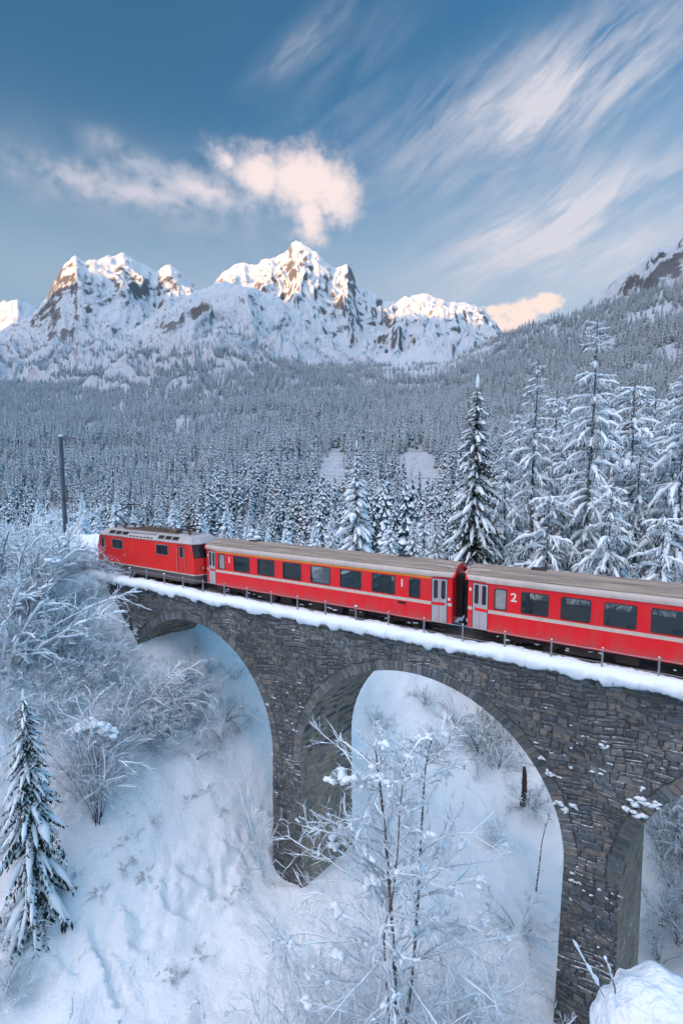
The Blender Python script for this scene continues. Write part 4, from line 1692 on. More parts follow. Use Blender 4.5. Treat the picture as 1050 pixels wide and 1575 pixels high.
def coach(name, X0, wins, small, number, nums, yellow, label, L=17.85):
    """X0: left end; window lists in metres from X0 as (left, right)"""
    root = empty(name, (X0, 1.325, 0))
    off = -1.325

    def mp(f):
        return f
    TAP, TY = 1.16, 0.20
    ZB, ZT = 0.80, 3.24
    holes = [(a, b, 2.0, 3.0) for a, b in wins + small]
    # shell
    b = MB()
    side_wall(b, TAP, L - TAP, ZB, ZT, holes, off)
    side_wall(b, TAP, L - TAP, ZB, ZT, holes, off + WID, True)
    for (xa, ya, xb, yb) in ((0.12, TY, TAP, 0.0), (L - TAP, 0.0, L - 0.12, TY)):
        b.poly([(xa, off + ya, ZB), (xb, off + yb, ZB), (xb, off + yb, ZT), (xa, off + ya, ZT)], [(0, 1, 2, 3)])
        b.poly([(xa, off + WID - ya, ZB), (xb, off + WID - yb, ZB), (xb, off + WID - yb, ZT), (xa, off + WID - ya, ZT)], [(3, 2, 1, 0)])
    for xe, fl in ((0.12, False), (L - 0.12, True)):
        n = 14
        pts = [(xe, off + TY, ZB)]
        for k in range(n + 1):
            t = k / n
            yy = TY + (WID - 2 * TY) * t
            pts.append((xe, off + yy, ZT + 0.46 * math.sqrt(max(0, 1 - (2 * t - 1) ** 2)) ** 1.0))
        pts.append((xe, off + WID - TY, ZB))
        b.poly(pts, [tuple(range(len(pts)))] if not fl else [tuple(range(len(pts)))[::-1]])
    b.poly([(0.12, off + TY, ZB), (TAP, off, ZB), (L - TAP, off, ZB), (L - 0.12, off + TY, ZB), (L - 0.12, off + WID - TY, ZB), (L - TAP, off + WID, ZB), (TAP, off + WID, ZB), (0.12, off + WID - TY, ZB)], [tuple(range(8))[::-1]])
    body = b.build('body', MAT_RED, root)
    b = MB()
    side_wall(b, TAP + 0.02, L - TAP - 0.02, ZB + 0.2, ZT, holes, off + 0.06, True)
    side_wall(b, TAP + 0.02, L - TAP - 0.02, ZB + 0.2, ZT, holes, off + WID - 0.06)
    b.box(TAP, L - TAP, off + 0.06, off + WID - 0.06, 1.0, 1.05)
    b.box(TAP, L - TAP, off + 0.06, off + WID - 0.06, 3.18, 3.22)
    for xx in (TAP + 0.05, L - TAP - 0.1):
        b.box(xx, xx + 0.05, off + 0.06, off + WID - 0.06, 1.05, 3.18)
    b.build('interior', MAT_INNER, body)
    # seats
    sd = MB()
    sd.bbox(-0.24, 0.24, -0.5, 0.5, 1.35, 1.52, 0.03)
    sd.bbox(0.16, 0.30, -0.5, 0.5, 1.45, 2.32, 0.04)
    hd = MB()
    hd.bbox(0.13, 0.32, -0.46, 0.46, 2.06, 2.36, 0.03)
    first = None
    for i, (a, c) in enumerate(wins):
        for s in (-1, 1):
            for y in (0.62, 2.03):
                x = (a + c) / 2 + s * 0.62
                if first is None:
                    first = sd.build('seat', MAT_SEAT, root)
                    hd.build('headrest', MAT_HEAD, first)
                    q = first
                else:
                    q = first.copy()
                    COL.objects.link(q)
                    h2 = first.children[0].copy()
                    COL.objects.link(h2)
                    h2.parent = q
                q.location = (x, off + y, 0)
                q.rotation_euler = (0, 0, 0 if s > 0 else math.pi)
    near = plane_map((0, off), (1, off))
    far = plane_map((L, off + WID), (L - 1, off + WID))
    for a, c in wins + small:
        window_part(root, near, (a + c) / 2, 2.5, c - a, 1.0, MAT_FROSTED if (a, c) == small[0] else MAT_GLASS)
        window_part(root, far, L - (a + c) / 2, 2.5, c - a, 1.0, MAT_GLASS)
    # stripes
    for z0, z1, mt, nm in ((1.73, 1.90, MAT_CREAM, 'cream_stripe'),) + (((3.10, 3.235, MAT_YELLOW, 'yellow_stripe'),) if yellow else ()):
        s = MB()
        xa, xb = (TAP, L - TAP)
        s.box(xa, xb, off - 0.006, off + 0.004, z0, z1)
        s.box(xa, xb, off + WID - 0.004, off + WID + 0.006, z0, z1)
        if nm == 'cream_stripe':
            for f, u0, u1 in ((plane_map((0.12, off + TY), (TAP, off)), 0.0, 0.26), (plane_map((L - TAP, off), (L - 0.12, off + TY)), 0.78, 1.05)):
                s.poly([f(u0, z0, 0.006), f(u1, z0, 0.006), f(u1, z1, 0.006), f(u0, z1, 0.006)], [(0, 1, 2, 3)])
        s.build(nm, mt, root)
    # doors on the tapered ends
    for f, u0, u1 in ((plane_map((0.12, off + TY), (TAP, off)), 0.26, 1.04), (plane_map((L - TAP, off), (L - 0.12, off + TY)), 0.02, 0.80)):
        d = MB()
        ring_mesh(d, rrect((u0 + u1) / 2, 1.98, u1 - u0 + 0.05, 2.36, 0.02, 1), rrect((u0 + u1) / 2, 1.98, u1 - u0 - 0.02, 2.30, 0.02, 1), f, -0.03, 0.012)
        dr = d.build('door', MAT_FRAME, root)
        hw = (u1 - u0) / 2
        for k in (0, 1):
            a = u0 + k * hw
            l = MB()
            disc_mesh(l, rrect(a + hw / 2, 1.98, hw - 0.022, 2.30, 0.02, 1), f, -0.02, 0.008)
            lf = l.build('door_leaf', MAT_DOOR, dr)
            l = MB()
            ring_mesh(l, rrect(a + hw / 2, 2.58, hw * 0.56, 0.98, 0.09), rrect(a + hw / 2, 2.58, hw * 0.56 - 0.06, 0.92, 0.07), f, 0.0, 0.018)
            l.build('window_frame', MAT_FRAME, dr)
            l = MB()
            disc_mesh(l, rrect(a + hw / 2, 2.58, hw * 0.56 - 0.05, 0.94, 0.07), f, 0.009, 0.012)
            l.build('pane', MAT_DGLASS, dr)
        l = MB()
        l.poly([f(u0 + (0.0 if u0 < .1 else 0.10), 1.74, 0.0115), f(u1 - (0.10 if u0 < .1 else 0.0), 1.74, 0.0115), f(u1 - (0.10 if u0 < .1 else 0.0), 1.90, 0.0115), f(u0 + (0.0 if u0 < .1 else 0.10), 1.90, 0.0115)], [(0, 1, 2, 3)])
        l.build('red_band', MAT_RED, dr)
    # roof: ribbed barrel with light eaves
    n = 84
    prof_ = []
    for k in range(n + 1):
        t = k / n
        a = math.pi * (1 - t)
        y = 1.325 + (1.325 + 0.03) * math.cos(a)
        z = 3.26 + 0.54 * math.sin(a) ** 0.82
        if 0.12 < t < 0.88 and k % 6 == 0:
            z += 0.045
        prof_.append((y, z))
    rb = MB()
    xs = [0.02, 0.10, 0.5, 1.1, 1.7, L / 2, L - 1.7, L - 1.1, L - 0.5, L - 0.10, L - 0.02]
    sc = [0.86, 0.88, 0.93, 0.985, 1.0, 1.0, 1.0, 0.985, 0.93, 0.88, 0.86]
    V_ = []
    for x, s in zip(xs, sc):
        for (y, z) in prof_:
            V_.append((x, off + 1.325 + (y - 1.325) * s, 3.26 + (z - 3.26) * (0.92 + 0.08 * s)))
    F, mi = [], []
    for i in range(len(xs) - 1):
        for k in range(n):
            a = i * (n + 1) + k
            F.append((a, a + n + 1, a + n + 2, a + 1))
            mi.append(1 if (k < 11 or k >= n - 11) else 0)
    roof = link_mesh('roof', V_, F, [MAT_ROOF, MAT_EAVE], root, mi)
    b = MB()
    for y in (off - 0.045, off + WID + 0.005):
        b.box(TAP - 0.1, L - TAP + 0.1, y, y + 0.04, 3.235, 3.275)
    b.build('gutter', MAT_EAVE, roof)
    for xx, hw in ((0.62, 0.42), (L - 0.62, 0.42)):
        b = MB()
        def rf(u, v, nn, xx=xx):      # on the near roof shoulder
            return (xx + u, off + 0.30 + 0.34 * v, 3.50 + 0.20 * v + nn)
        ring_mesh(b, [(-hw, 0), (hw, 0), (hw, 1), (-hw, 1)], [(-hw + .07, .15), (hw - .07, .15), (hw - .07, .85), (-hw + .07, .85)], rf, -0.05, 0.06)
        hb = b.build('roof_vent', MAT_EAVE, roof)
        b = MB()
        b.poly([rf(-hw + .06, .12, 0.02), rf(hw - .06, .12, 0.02), rf(hw - .06, .88, 0.02), rf(-hw + .06, .88, 0.02)], [(0, 1, 2, 3)])
        b.build('vent_grille', MAT_GRILLE, roof)
    for xx in (3.2, L - 3.4):
        b = MB()
        b.bbox(xx - 0.35, xx + 0.35, off + 1.5, off + 2.0, 3.74, 3.88, 0.03)
        b.build('ventilator', MAT_UNDER, roof)
    if yellow:
        b = MB()
        r_ = random.Random(5)
        for q in range(5):
            blob(b, (3.0 + r_.uniform(-.3, .3), off + 1.9 + r_.uniform(-.2, .2), 3.86 + 0.16 * q), (0.36 - 0.05 * q, 0.32 - 0.04 * q, 0.2), r_)
        tag(b.build('roof_snow', MAT_TSNOW, root, smooth=True), kind='stuff')
    b = MB()
    r_ = random.Random(int(X0) + 9)
    for q in range(22):
        blob(b, (r_.uniform(0.4, L - 0.4), off + r_.uniform(0.15, 0.3), r_.uniform(0.38, 0.66)), (r_.uniform(.06, .18), 0.06, r_.uniform(.02, .05)), r_, rough=0.6)
    tag(b.build('underframe_snow', MAT_TSNOW, root, smooth=True), kind='stuff')
    # gangway bellows
    for x0, x1 in ((-0.22, 0.13), (L - 0.13, L + 0.22)):
        b = MB()
        for k in range(5):
            xa = x0 + (x1 - x0) * k / 5
            b.bbox(xa, xa + 0.06, off + 0.86, off + 1.79, 1.0, 3.22, 0.02)
            b.box(xa + 0.05, xa + 0.075, off + 0.90, off + 1.75, 1.04, 3.18)
        b.build('gangway_bellows', MAT_BLACK, root)
    # end hoods in red
    for x0 in (0.0, L - 0.14):
        b = MB()
        pts_o, pts_i = [], []
        for k in range(17):
            a = math.pi * (1 - k / 16)
            pts_o.append((off + 1.325 + 1.20 * math.cos(a), 3.24 + 0.50 * math.sin(a) ** 0.85 + 0.02))
            pts_i.append((off + 1.325 + 1.06 * math.cos(a), 3.20 + 0.40 * math.sin(a) ** 0.85))
        P = [(x0 - 0.02, y, z) for y, z in pts_o] + [(x0 - 0.02, y, z) for y, z in pts_i] + [(x0 + 0.16, y, z) for y, z in pts_o] + [(x0 + 0.16, y, z) for y, z in pts_i]
        F = []
        for k in range(16):
            F += [(k, k + 1, 17 + k + 1, 17 + k), (34 + k, 51 + k, 51 + k + 1, 34 + k + 1), (k, 34 + k, 34 + k + 1, k + 1), (17 + k, 17 + k + 1, 51 + k + 1, 51 + k)]
        b.poly(P, F)
        b.build('end_hood', MAT_RED, root)
    # underframe, steps, bogies
    b = MB()
    b.box(0.4, L - 0.4, off + 0.35, off + WID - 0.35, 0.62, 0.795)
    for x0, x1 in ((4.6, 6.2), (6.6, 7.5), (9.0, 11.2), (11.6, 12.6)):
        b.bbox(x0, x1, off + 0.22, off + 0.9, 0.32, 0.78, 0.03)
    for x0 in (0.45, L - 1.1):
        b.box(x0, x0 + 0.65, off + 0.10, off + 0.32, 0.42, 0.46)
        b.box(x0, x0 + 0.65, off + 0.14, off + 0.32, 0.66, 0.70)
    b.cyl((-0.2, 0, 0.62), 'x', 0.06, 0.5, 10)
    b.cyl((-0.34, 0, 0.66), 'x', 0.22, 0.06, 16)
    b.cyl((L + 0.2, 0, 0.62), 'x', 0.06, 0.5, 10)
    u = b.build('underframe', MAT_UNDER, root)
    for cx in (3.0, L - 3.0):
        bg = bogie(root, cx)
    for o in [c for c in root.children if c.name.split('.')[0] == 'bogie']:
        o.location.y = off
    b = MB()
    b.box(14.8, 15.27, off - 0.012, off + 0.004, 1.54, 1.66)
    b.build('side_grille', MAT_GRILLE, root)
    for x in nums:
        text_mesh('class_number', number, 0.58, MAT_WHITE, root, (x, off - 0.007, 2.66))
    for xw in (0.3, L - 0.3):
        b = MB()
        f = plane_map((0.12, off + TY), (TAP, off)) if xw < 1 else plane_map((L - TAP, off), (L - 0.12, off + TY))
        u = 0.12 if xw < 1 else 0.9
        disc_mesh(b, rrect(u, 2.78 if xw < 1 else 2.1, 0.12, 0.16, 0.05), f, 0.0, 0.008)
        b.build('sign_plate', MAT_WHITE, root)
    tag(root, label, 'train car')
    return root


W1 = [(2.863 + 2.076 * k, 2.863 + 2.076 * k + 1.362) for k in range(6)]
coach('first_class_coach', 0.0, W1, [(1.47, 2.02), (15.46, 16.04)], '1', (2.45, 15.03), True,
      'red first class coach with yellow stripe under the roof, coupled behind the locomotive')
x2 = 18.42
W2 = [(21.114 + 1.709 * k - x2, 21.114 + 1.709 * k + 1.16 - x2) for k in range(8)]
coach('second_class_coach', x2, W2, [(19.88 - x2, 20.42 - x2), (15.9, 16.45)], '2', (20.76 - x2, 15.3), False,
      'red second class coach marked 2, at the right edge of the picture')


def locomotive():
    X0 = -12.85
    root = empty('locomotive', (X0, 1.325, 0))
    tag(root, 'red electric locomotive with grey roof, dark skirt and raised pantograph, leading the train', 'locomotive')
    off = -1.325
    L = 12.3
    # plan outline at three kinds of level: (side end inset, centre bulge)
    def plan(inset_y, e_side, e_mid):
        y0, y1 = off + inset_y, off + WID - inset_y
        return [(e_side, y0), (L - e_side, y0), (L - e_side + (e_side - e_mid) * 0.8, y0 + 0.55), (L - e_mid, 0.0), (L - e_side + (e_side - e_mid) * 0.8, y1 - 0.55), (L - e_side, y1), (e_side, y1),
                (e_side - (e_side - e_mid) * 0.8, y1 - 0.55), (e_mid, 0.0), (e_side - (e_side - e_mid) * 0.8, y0 + 0.55)]
    def loft(levels, cap=(False, False)):
        b = MB()
        n = 10
        pts = []
        for z, iy, es, em in levels:
            pts += [(x, y, z) for x, y in plan(iy, es, em)]
        F = []
        for i in range(len(levels) - 1):
            for k in range(n):
                j = (k + 1) % n
                F.append((i * n + k, i * n + j, (i + 1) * n + j, (i + 1) * n + k))
        if cap[0]:
            F.append(tuple(range(n))[::-1])
        if cap[1]:
            e = (len(levels) - 1) * n
            F.append(tuple(e + k for k in range(n)))
        b.poly(pts, F)
        return b
    loft([(0.56, 0.05, 0.42, 0.05), (0.62, 0.02, 0.40, 0.02), (1.18, 0.0, 0.38, 0.0)], (True, False)).build('skirt', MAT_SKIRT, root)
    loft([(1.17, -0.012, 0.37, -0.012), (1.25, -0.012, 0.37, -0.012)], (True, True)).build('white_line', MAT_CREAM, root)
    loft([(1.24, 0.0, 0.38, 0.0), (2.40, 0.0, 0.40, 0.03), (3.36, 0.03, 0.64, 0.26), (3.42, 0.04, 0.66, 0.28)], (False, False)).build('body', MAT_LRED, root)
    roof = loft([(3.41, -0.01, 0.58, 0.16), (3.47, -0.02, 0.58, 0.16), (3.52, 0.02, 0.62, 0.22), (3.86, 0.32, 0.95, 0.65), (3.95, 0.52, 1.35, 1.05), (3.97, 0.9, 1.5, 1.3)], (False, True)).build('roof', MAT_LROOF, root)
    near = plane_map((0, off - 0.004), (1, off - 0.004))
    far = plane_map((L, off + WID + 0.004), (L - 1, off + WID + 0.004))

    def pane_on(name, f, cu, cz, w, h, r=0.06, glass=MAT_DGLASS, fm=MAT_ALU):
        b = MB()
        ring_mesh(b, rrect(cu, cz, w + 0.07, h + 0.07, r + 0.02), rrect(cu, cz, w, h, r), f, -0.02, 0.022)
        o = b.build(name, fm, root)
        b = MB()
        disc_mesh(b, rrect(cu, cz, w + 0.01, h + 0.01, r), f, -0.01, 0.010)
        b.build('pane', glass, o)
        return o
    for f, sg in ((near, 1), (far, -1)):
        for cx in (-9.77, -4.36):
            u = cx - X0
            pane_on('side_window', f, u if sg > 0 else L - u, 2.80, 1.32, 0.72)
    # cab doors with handrails
    for cx in (-11.78, -2.3):
        u = cx - X0
        b = MB()
        ring_mesh(b, rrect(u, 2.28, 0.62, 2.04, 0.05), rrect(u, 2.28, 0.58, 2.0, 0.04), near, -0.01, 0.008)
        d = b.build('cab_door', MAT_BLACK, root)
        b = MB()
        ring_mesh(b, rrect(u + 0.06, 2.80, 0.44, 0.86, 0.05), rrect(u + 0.06, 2.80, 0.36, 0.78, 0.04), near, -0.01, 0.02)
        b.build('window_frame', MAT_ALU, d)
        b = MB()
        disc_mesh(b, rrect(u + 0.06, 2.80, 0.37, 0.79, 0.04), near, 0.0, 0.010)
        b.build('pane', MAT_DGLASS, d)
        for s in (-1, 1):
            b = MB()
            b.tube([near(u + s * 0.40, 1.35, 0.05), near(u + s * 0.40, 3.1, 0.05)], 0.018, 6)
            b.build('handrail', MAT_ALU, d)
    # cab windscreens wrapped round both ends
    for end in (0, 1):
        lo, hi = plan(0.0, 0.40, 0.03), plan(0.03, 0.64, 0.26)
        idx = ([1, 2, 3], [3, 4, 5]) if end else ([6, 7, 8], [8, 9, 0])
        for seg in idx:
            for a_, c_ in zip(seg[:-1], seg[1:]):
                p0, p1 = np.array([*lo[a_], 2.40]), np.array([*lo[c_], 2.40])
                q0, q1 = np.array([*hi[a_], 3.36]), np.array([*hi[c_], 3.36])
                nrm = np.cross(p1 - p0, q0 - p0)
                nrm /= np.linalg.norm(nrm)
                def f(u, v, n, p0=p0, p1=p1, q0=q0, q1=q1, nrm=nrm):
                    a = p0 + (p1 - p0) * u
                    c = q0 + (q1 - q0) * u
                    return tuple(a + (c - a) * v + nrm * n)
                b = MB()
                disc_mesh(b, [(0.02, 0.07), (0.98, 0.07), (0.98, 0.95), (0.02, 0.95)], f, -0.02, 0.012)
                o = b.build('windscreen', MAT_DGLASS, root)
                b = MB()
                ring_mesh(b, [(0.0, 0.04), (1.0, 0.04), (1.0, 0.985), (0.0, 0.985)], [(0.05, 0.09), (0.95, 0.09), (0.95, 0.93), (0.05, 0.93)], f, -0.01, 0.02)
                b.build('windscreen_seal', MAT_BLACK, o)
    # headlights
    for x, y in ((L - 0.17, off + 0.50), (L - 0.17, off + WID - 0.50), (0.17, off + 0.50), (0.17, off + WID - 0.50)):
        s = 1 if x > 5 else -1
        b = MB()
        b.cyl((x + s * 0.03, y, 1.70), 'x', 0.14, 0.12, 18)
        h = b.build('headlight', MAT_BLACK, root)
        b = MB()
        b.cyl((x + s * 0.095, y, 1.70), 'x', 0.10, 0.03, 18)
        b.build('lens', MAT_BUFFER, h)
    # roof-shoulder grilles: three big, seven slots, three big
    def rs(u, v, n):   # v 0..1 up the slope
        nx = np.array([0, -0.75, 0.66])
        p = np.array([u - X0, off + 0.02 + 0.30 * v, 3.52 + 0.34 * v]) + nx * n
        return tuple(p)
    big = []
    for a, c in ((-11.05, -8.5), (-5.0, -2.6)):
        w = (c - a) / 3
        big += [(a + k * w + 0.06, a + (k + 1) * w - 0.06) for k in range(3)]
    for a, c in big:
        b = MB()
        ring_mesh(b, [(a - .05, .12), (c + .05, .12), (c + .05, .96), (a - .05, .96)], [(a, .2), (c, .2), (c, .9), (a, .9)], rs, -0.02, 0.03)
        g = b.build('air_intake', MAT_LROOF, root)
        b = MB()
        b.poly([rs(a - .01, .19, .008), rs(c + .01, .19, .008), rs(c + .01, .91, .008), rs(a - .01, .91, .008)], [(0, 1, 2, 3)])
        for k in range(5):
            v = 0.24 + k * 0.14
            b.poly([rs(a, v, .010), rs(c, v, .010), rs(c, v + 0.05, .026), rs(a, v + 0.05, .026)], [(0, 1, 2, 3)])
        b.build('grille', MAT_GRILLE, g)
    for k in range(7):
        a = -8.25 + k * 0.42
        b = MB()
        disc_mesh(b, [(a, .02), (a + .26, .02), (a + .26, .26), (a, .26)], rs, -0.01, 0.012)
        b.build('air_slot', MAT_GRILLE, root)
    b = MB()
    b.bbox(4.3, 7.6, off + 0.22, off + 0.34, 3.84, 3.92, 0.02)
    b.build('roof_strip', MAT_LROOF, root)
    # roof gear
    def insulator(x, y, z=3.97, h=0.28):
        b = MB()
        for k in range(4):
            b.cyl((x, y, z + h * (k + 0.5) / 4), 'z', 0.085, h / 6, 10)
        b.cyl((x, y, z + h / 2), 'z', 0.05, h, 8)
        return b.build('insulator', MAT_INSUL, root)
    for x in (1.7, 2.9, 9.4, 10.6):
        for y in (-0.5, 0.5):
            insulator(x, y)
    for x in (4.2, 5.6, 7.0, 8.4):
        insulator(x, 0.35, h=0.22)
    b = MB()
    b.tube([(2.9, 0.35, 4.24), (4.2, 0.35, 4.22), (5.6, 0.38, 4.2), (7.0, 0.35, 4.22), (8.4, 0.35, 4.21), (9.4, 0.3, 4.25)], 0.028, 6)
    b.tube([(4.2, 0.35, 4.2), (4.6, -0.1, 4.12), (5.2, -0.2, 4.08)], 0.02, 6)
    b.build('roof_cable', MAT_COPPER, root)
    b = MB()
    b.bbox(4.6, 7.9, -0.55, 0.15, 3.96, 4.14, 0.04)
    b.bbox(3.4, 4.3, -0.6, 0.1, 3.96, 4.08, 0.04)
    b.bbox(8.1, 9.0, -0.5, 0.2, 3.96, 4.16, 0.04)
    for k in range(12):
        b.box(4.7 + k * 0.26, 4.82 + k * 0.26, -0.52, 0.12, 4.14, 4.19)
    b.build('brake_resistor', MAT_COPPER, root)
    b = MB()
    b.box(3.2, 9.6, -0.82, -0.70, 4.02, 4.05)
    b.box(3.2, 9.6, 0.70, 0.82, 4.02, 4.05)
    b.build('roof_walkway', MAT_COPPER, root)
    # pantographs: left raised, right folded
    def pantograph(x0, up):
        b = MB()
        for y in (-0.5, 0.5):
            b.tube([(x0 - 0.7, y, 4.27), (x0 + 0.7, y, 4.27)], 0.03, 6)
        for dx in (-0.6, 0.55):
            b.tube([(x0 + dx, -0.55, 4.27), (x0 + dx, 0.55, 4.27)], 0.03, 6)
        base = b.build('pantograph', MAT_UNDER, root)
        if up:
            A, E, T = (x0 + 0.1, 0, 4.32), (x0 - 1.45, 0, 5.12), (x0 + 0.9, 0, 5.86)
        else:
            A, E, T = (x0 + 0.6, 0, 4.32), (x0 - 0.9, 0, 4.46), (x0 + 0.7, 0, 4.56)
        b = MB()
        b.tube([A, E], [0.055, 0.04], 8)
        b.tube([(A[0] - 0.35, 0.1, 4.30), (E[0] + 0.1, 0.1, E[2] - 0.06)], 0.016, 5)
        b.build('lower_arm', MAT_UNDER, base)
        b = MB()
        b.tube([(E[0] - 0.14, 0, E[2] - 0.05), E, T], [0.03, 0.035, 0.025], 8)
        b.tube([(E[0], 0, E[2]), (T[0] - 0.1, -0.3, T[2] - 0.03)], 0.014, 5)
        b.tube([(E[0], 0, E[2]), (T[0] - 0.1, 0.3, T[2] - 0.03)], 0.014, 5)
        b.build('upper_arm', MAT_UNDER, base)
        b = MB()
        for dx in (-0.2, 0.2):
            b.tube([(T[0] + dx, -0.72, T[2] - 0.12), (T[0] + dx, -0.55, T[2] + 0.02), (T[0] + dx, -0.3, T[2] + 0.06), (T[0] + dx, 0.3, T[2] + 0.06), (T[0] + dx, 0.55, T[2] + 0.02), (T[0] + dx, 0.72, T[2] - 0.12)], 0.024, 6)
        b.tube([(T[0] - 0.2, 0.2, T[2] + 0.05), (T[0] + 0.2, 0.2, T[2] + 0.05)], 0.02, 6)
        b.tube([(T[0] - 0.2, -0.2, T[2] + 0.05), (T[0] + 0.2, -0.2, T[2] + 0.05)], 0.02, 6)
        b.build('collector_head', MAT_UNDER, base)
    pantograph(2.3, True)
    pantograph(10.0, False)
    for cx in (3.0, L - 3.0):
        bogie(root, cx, 2.2, 0.5)
    for o in [c for c in root.children if c.name.split('.')[0] == 'bogie']:
        o.location.y = off
    b = MB()
    b.bbox(4.6, L - 4.6, off + 0.3, off + WID - 0.3, 0.3, 0.6, 0.04)
    for x, s in ((-0.05, -1), (L + 0.05, 1)):
        b.cyl((x, 0, 0.75), 'x', 0.07, 0.4, 10)
        b.cyl((x + s * 0.16, 0, 0.75), 'x', 0.24, 0.06, 16)
    b.build('underframe', MAT_UNDER, root)


locomotive()

# ------------------------------------------------------------------ growing branches in batches
def nrm(a):
    return a / (np.linalg.norm(a, axis=-1, keepdims=True) + 1e-9)


def tubes(polys, radii, n=3):
    """polys (M,K,3), radii (M,K) -> verts, faces"""
    M_, K = polys.shape[:2]
    t = np.gradient(polys, axis=1)
    t = nrm(t)
    ref = np.where(np.abs(t[..., 2:3]) < 0.85, np.array([0, 0, 1.0]), np.array([1.0, 0, 0]))
    u = nrm(ref - t * np.sum(ref * t, -1, keepdims=True))
    w = np.cross(t, u)
    an = np.arange(n) * 2 * math.pi / n + math.pi / 2
    v = polys[:, :, None, :] + radii[:, :, None, None] * (u[:, :, None, :] * np.sin(an)[None, None, :, None] + w[:, :, None, :] * np.cos(an)[None, None, :, None])
    idx = np.arange(M_ * K * n).reshape(M_, K, n)
    nx = np.roll(idx, -1, axis=2)
    f = np.stack([idx[:, :-1], nx[:, :-1], nx[:, 1:], idx[:, 1:]], -1).reshape(-1, 4)
    return v.reshape(-1, 3), f


class GM:
    """gathers numpy geometry"""
    def __init__(self):
        self.v, self.f, self.n = [], [], 0

    def add(self, v, f):
        if len(v) == 0:
            return
        self.v.append(v)
        self.f.append([tuple(q) for q in (f + self.n).tolist()] if isinstance(f, np.ndarray) else [tuple(i + self.n for i in q) for q in f])
        self.n += len(v)

    def build(self, name, mat, parent=None, smooth=False):
        return link_mesh(name, np.concatenate(self.v), [q for g in self.f for q in g], mat, parent, None, smooth)


def sweep(rg, P0, D, L, K, wig, grav):
    p, d = P0.copy(), nrm(D)
    out = [p.copy()]
    st = (L / K)[:, None]
    for k in range(K):
        d = nrm(d + rg.normal(0, wig, d.shape) + np.array([0, 0, grav])[None, :] * (st if True else 1))
        p = p + d * st
        out.append(p.copy())
    return np.stack(out, 1)


def children(rg, polys, L, n, lo, hi, ang, lenr, up=0.0, flat=0.0):
    """n branchlets per parent polyline"""
    M_, K = polys.shape[:2]
    i = np.repeat(np.arange(M_), n)
    t = rg.uniform(lo, hi, len(i))
    q = t * (K - 1)
    k = np.clip(q.astype(int), 0, K - 2)
    fr = (q - k)[:, None]
    P = polys[i, k] * (1 - fr) + polys[i, k + 1] * fr
    T = nrm(polys[i, k + 1] - polys[i, k])
    r = rg.normal(0, 1, T.shape)
    r[:, 2] *= (1 - flat)
    s = nrm(r - T * np.sum(r * T, -1, keepdims=True))
    a = ang * rg.uniform(0.6, 1.3, len(i))[:, None]
    D = T * np.cos(a) + s * np.sin(a) + np.array([0, 0, up])
    Lc = L[i] * lenr * rg.uniform(0.5, 1.2, len(i)) * (1.15 - 0.6 * t)
    return P, D, Lc, i, t


def taper(L, K, r0, r1):
    M_ = len(L)
    r0 = np.broadcast_to(np.asarray(r0, float), (M_,))
    return r0[:, None] * (1 - np.linspace(0, 1, K + 1)[None, :]) + r1 * np.linspace(0, 1, K + 1)[None, :]


def snow_on(rg, gm, polys, rad, prob=1.0, n=5, lump=0.5, lift=0.7):
    """snow lying along branches: lumpy strips on the upper side"""
    sel = rg.random(len(polys)) < prob
    if not sel.any():
        return
    P = polys[sel]
    R = rad[sel] if isinstance(rad, np.ndarray) else np.full((len(P), P.shape[1]), rad)
    R = R * (1 + lump * rg.uniform(-1, 1, R.shape))
    R[:, 0] *= 0.4
    R[:, -1] *= 0.25
    Q = P.copy()
    Q[..., 2] += R * lift
    v, f = tubes(Q, np.clip(R, 0.002, None), n)
    gm.add(v, f)


def clumps(rg, gm, pts, rmin, rmax, lod=0, flat=0.65):
    """irregular pads of snow, each of a few merged lumps"""
    r_ = random.Random(int(rg.integers(1e9)))
    mb = MB()
    for p in pts:
        r = r_.uniform(rmin, rmax)
        an = r_.uniform(0, 6.28)
        n = r_.choice((2, 3, 3, 4))
        for q in range(n):
            u = (q / max(1, n - 1) - 0.5) * 2.0 * r
            k = r_.uniform(0.45, 0.95)
            blob(mb, (p[0] + math.cos(an) * u + r_.uniform(-.25, .25) * r, p[1] + math.sin(an) * u + r_.uniform(-.25, .25) * r, p[2] + r * 0.3 + r_.uniform(-.35, .1) * r - abs(u) * 0.25), (r * k * r_.uniform(.7, 1.2), r * k * r_.uniform(.7, 1.2), r * k * flat * r_.uniform(.8, 1.3)), r_, lod, rough=0.5)
    gm.add(np.array(mb.v), mb.f)


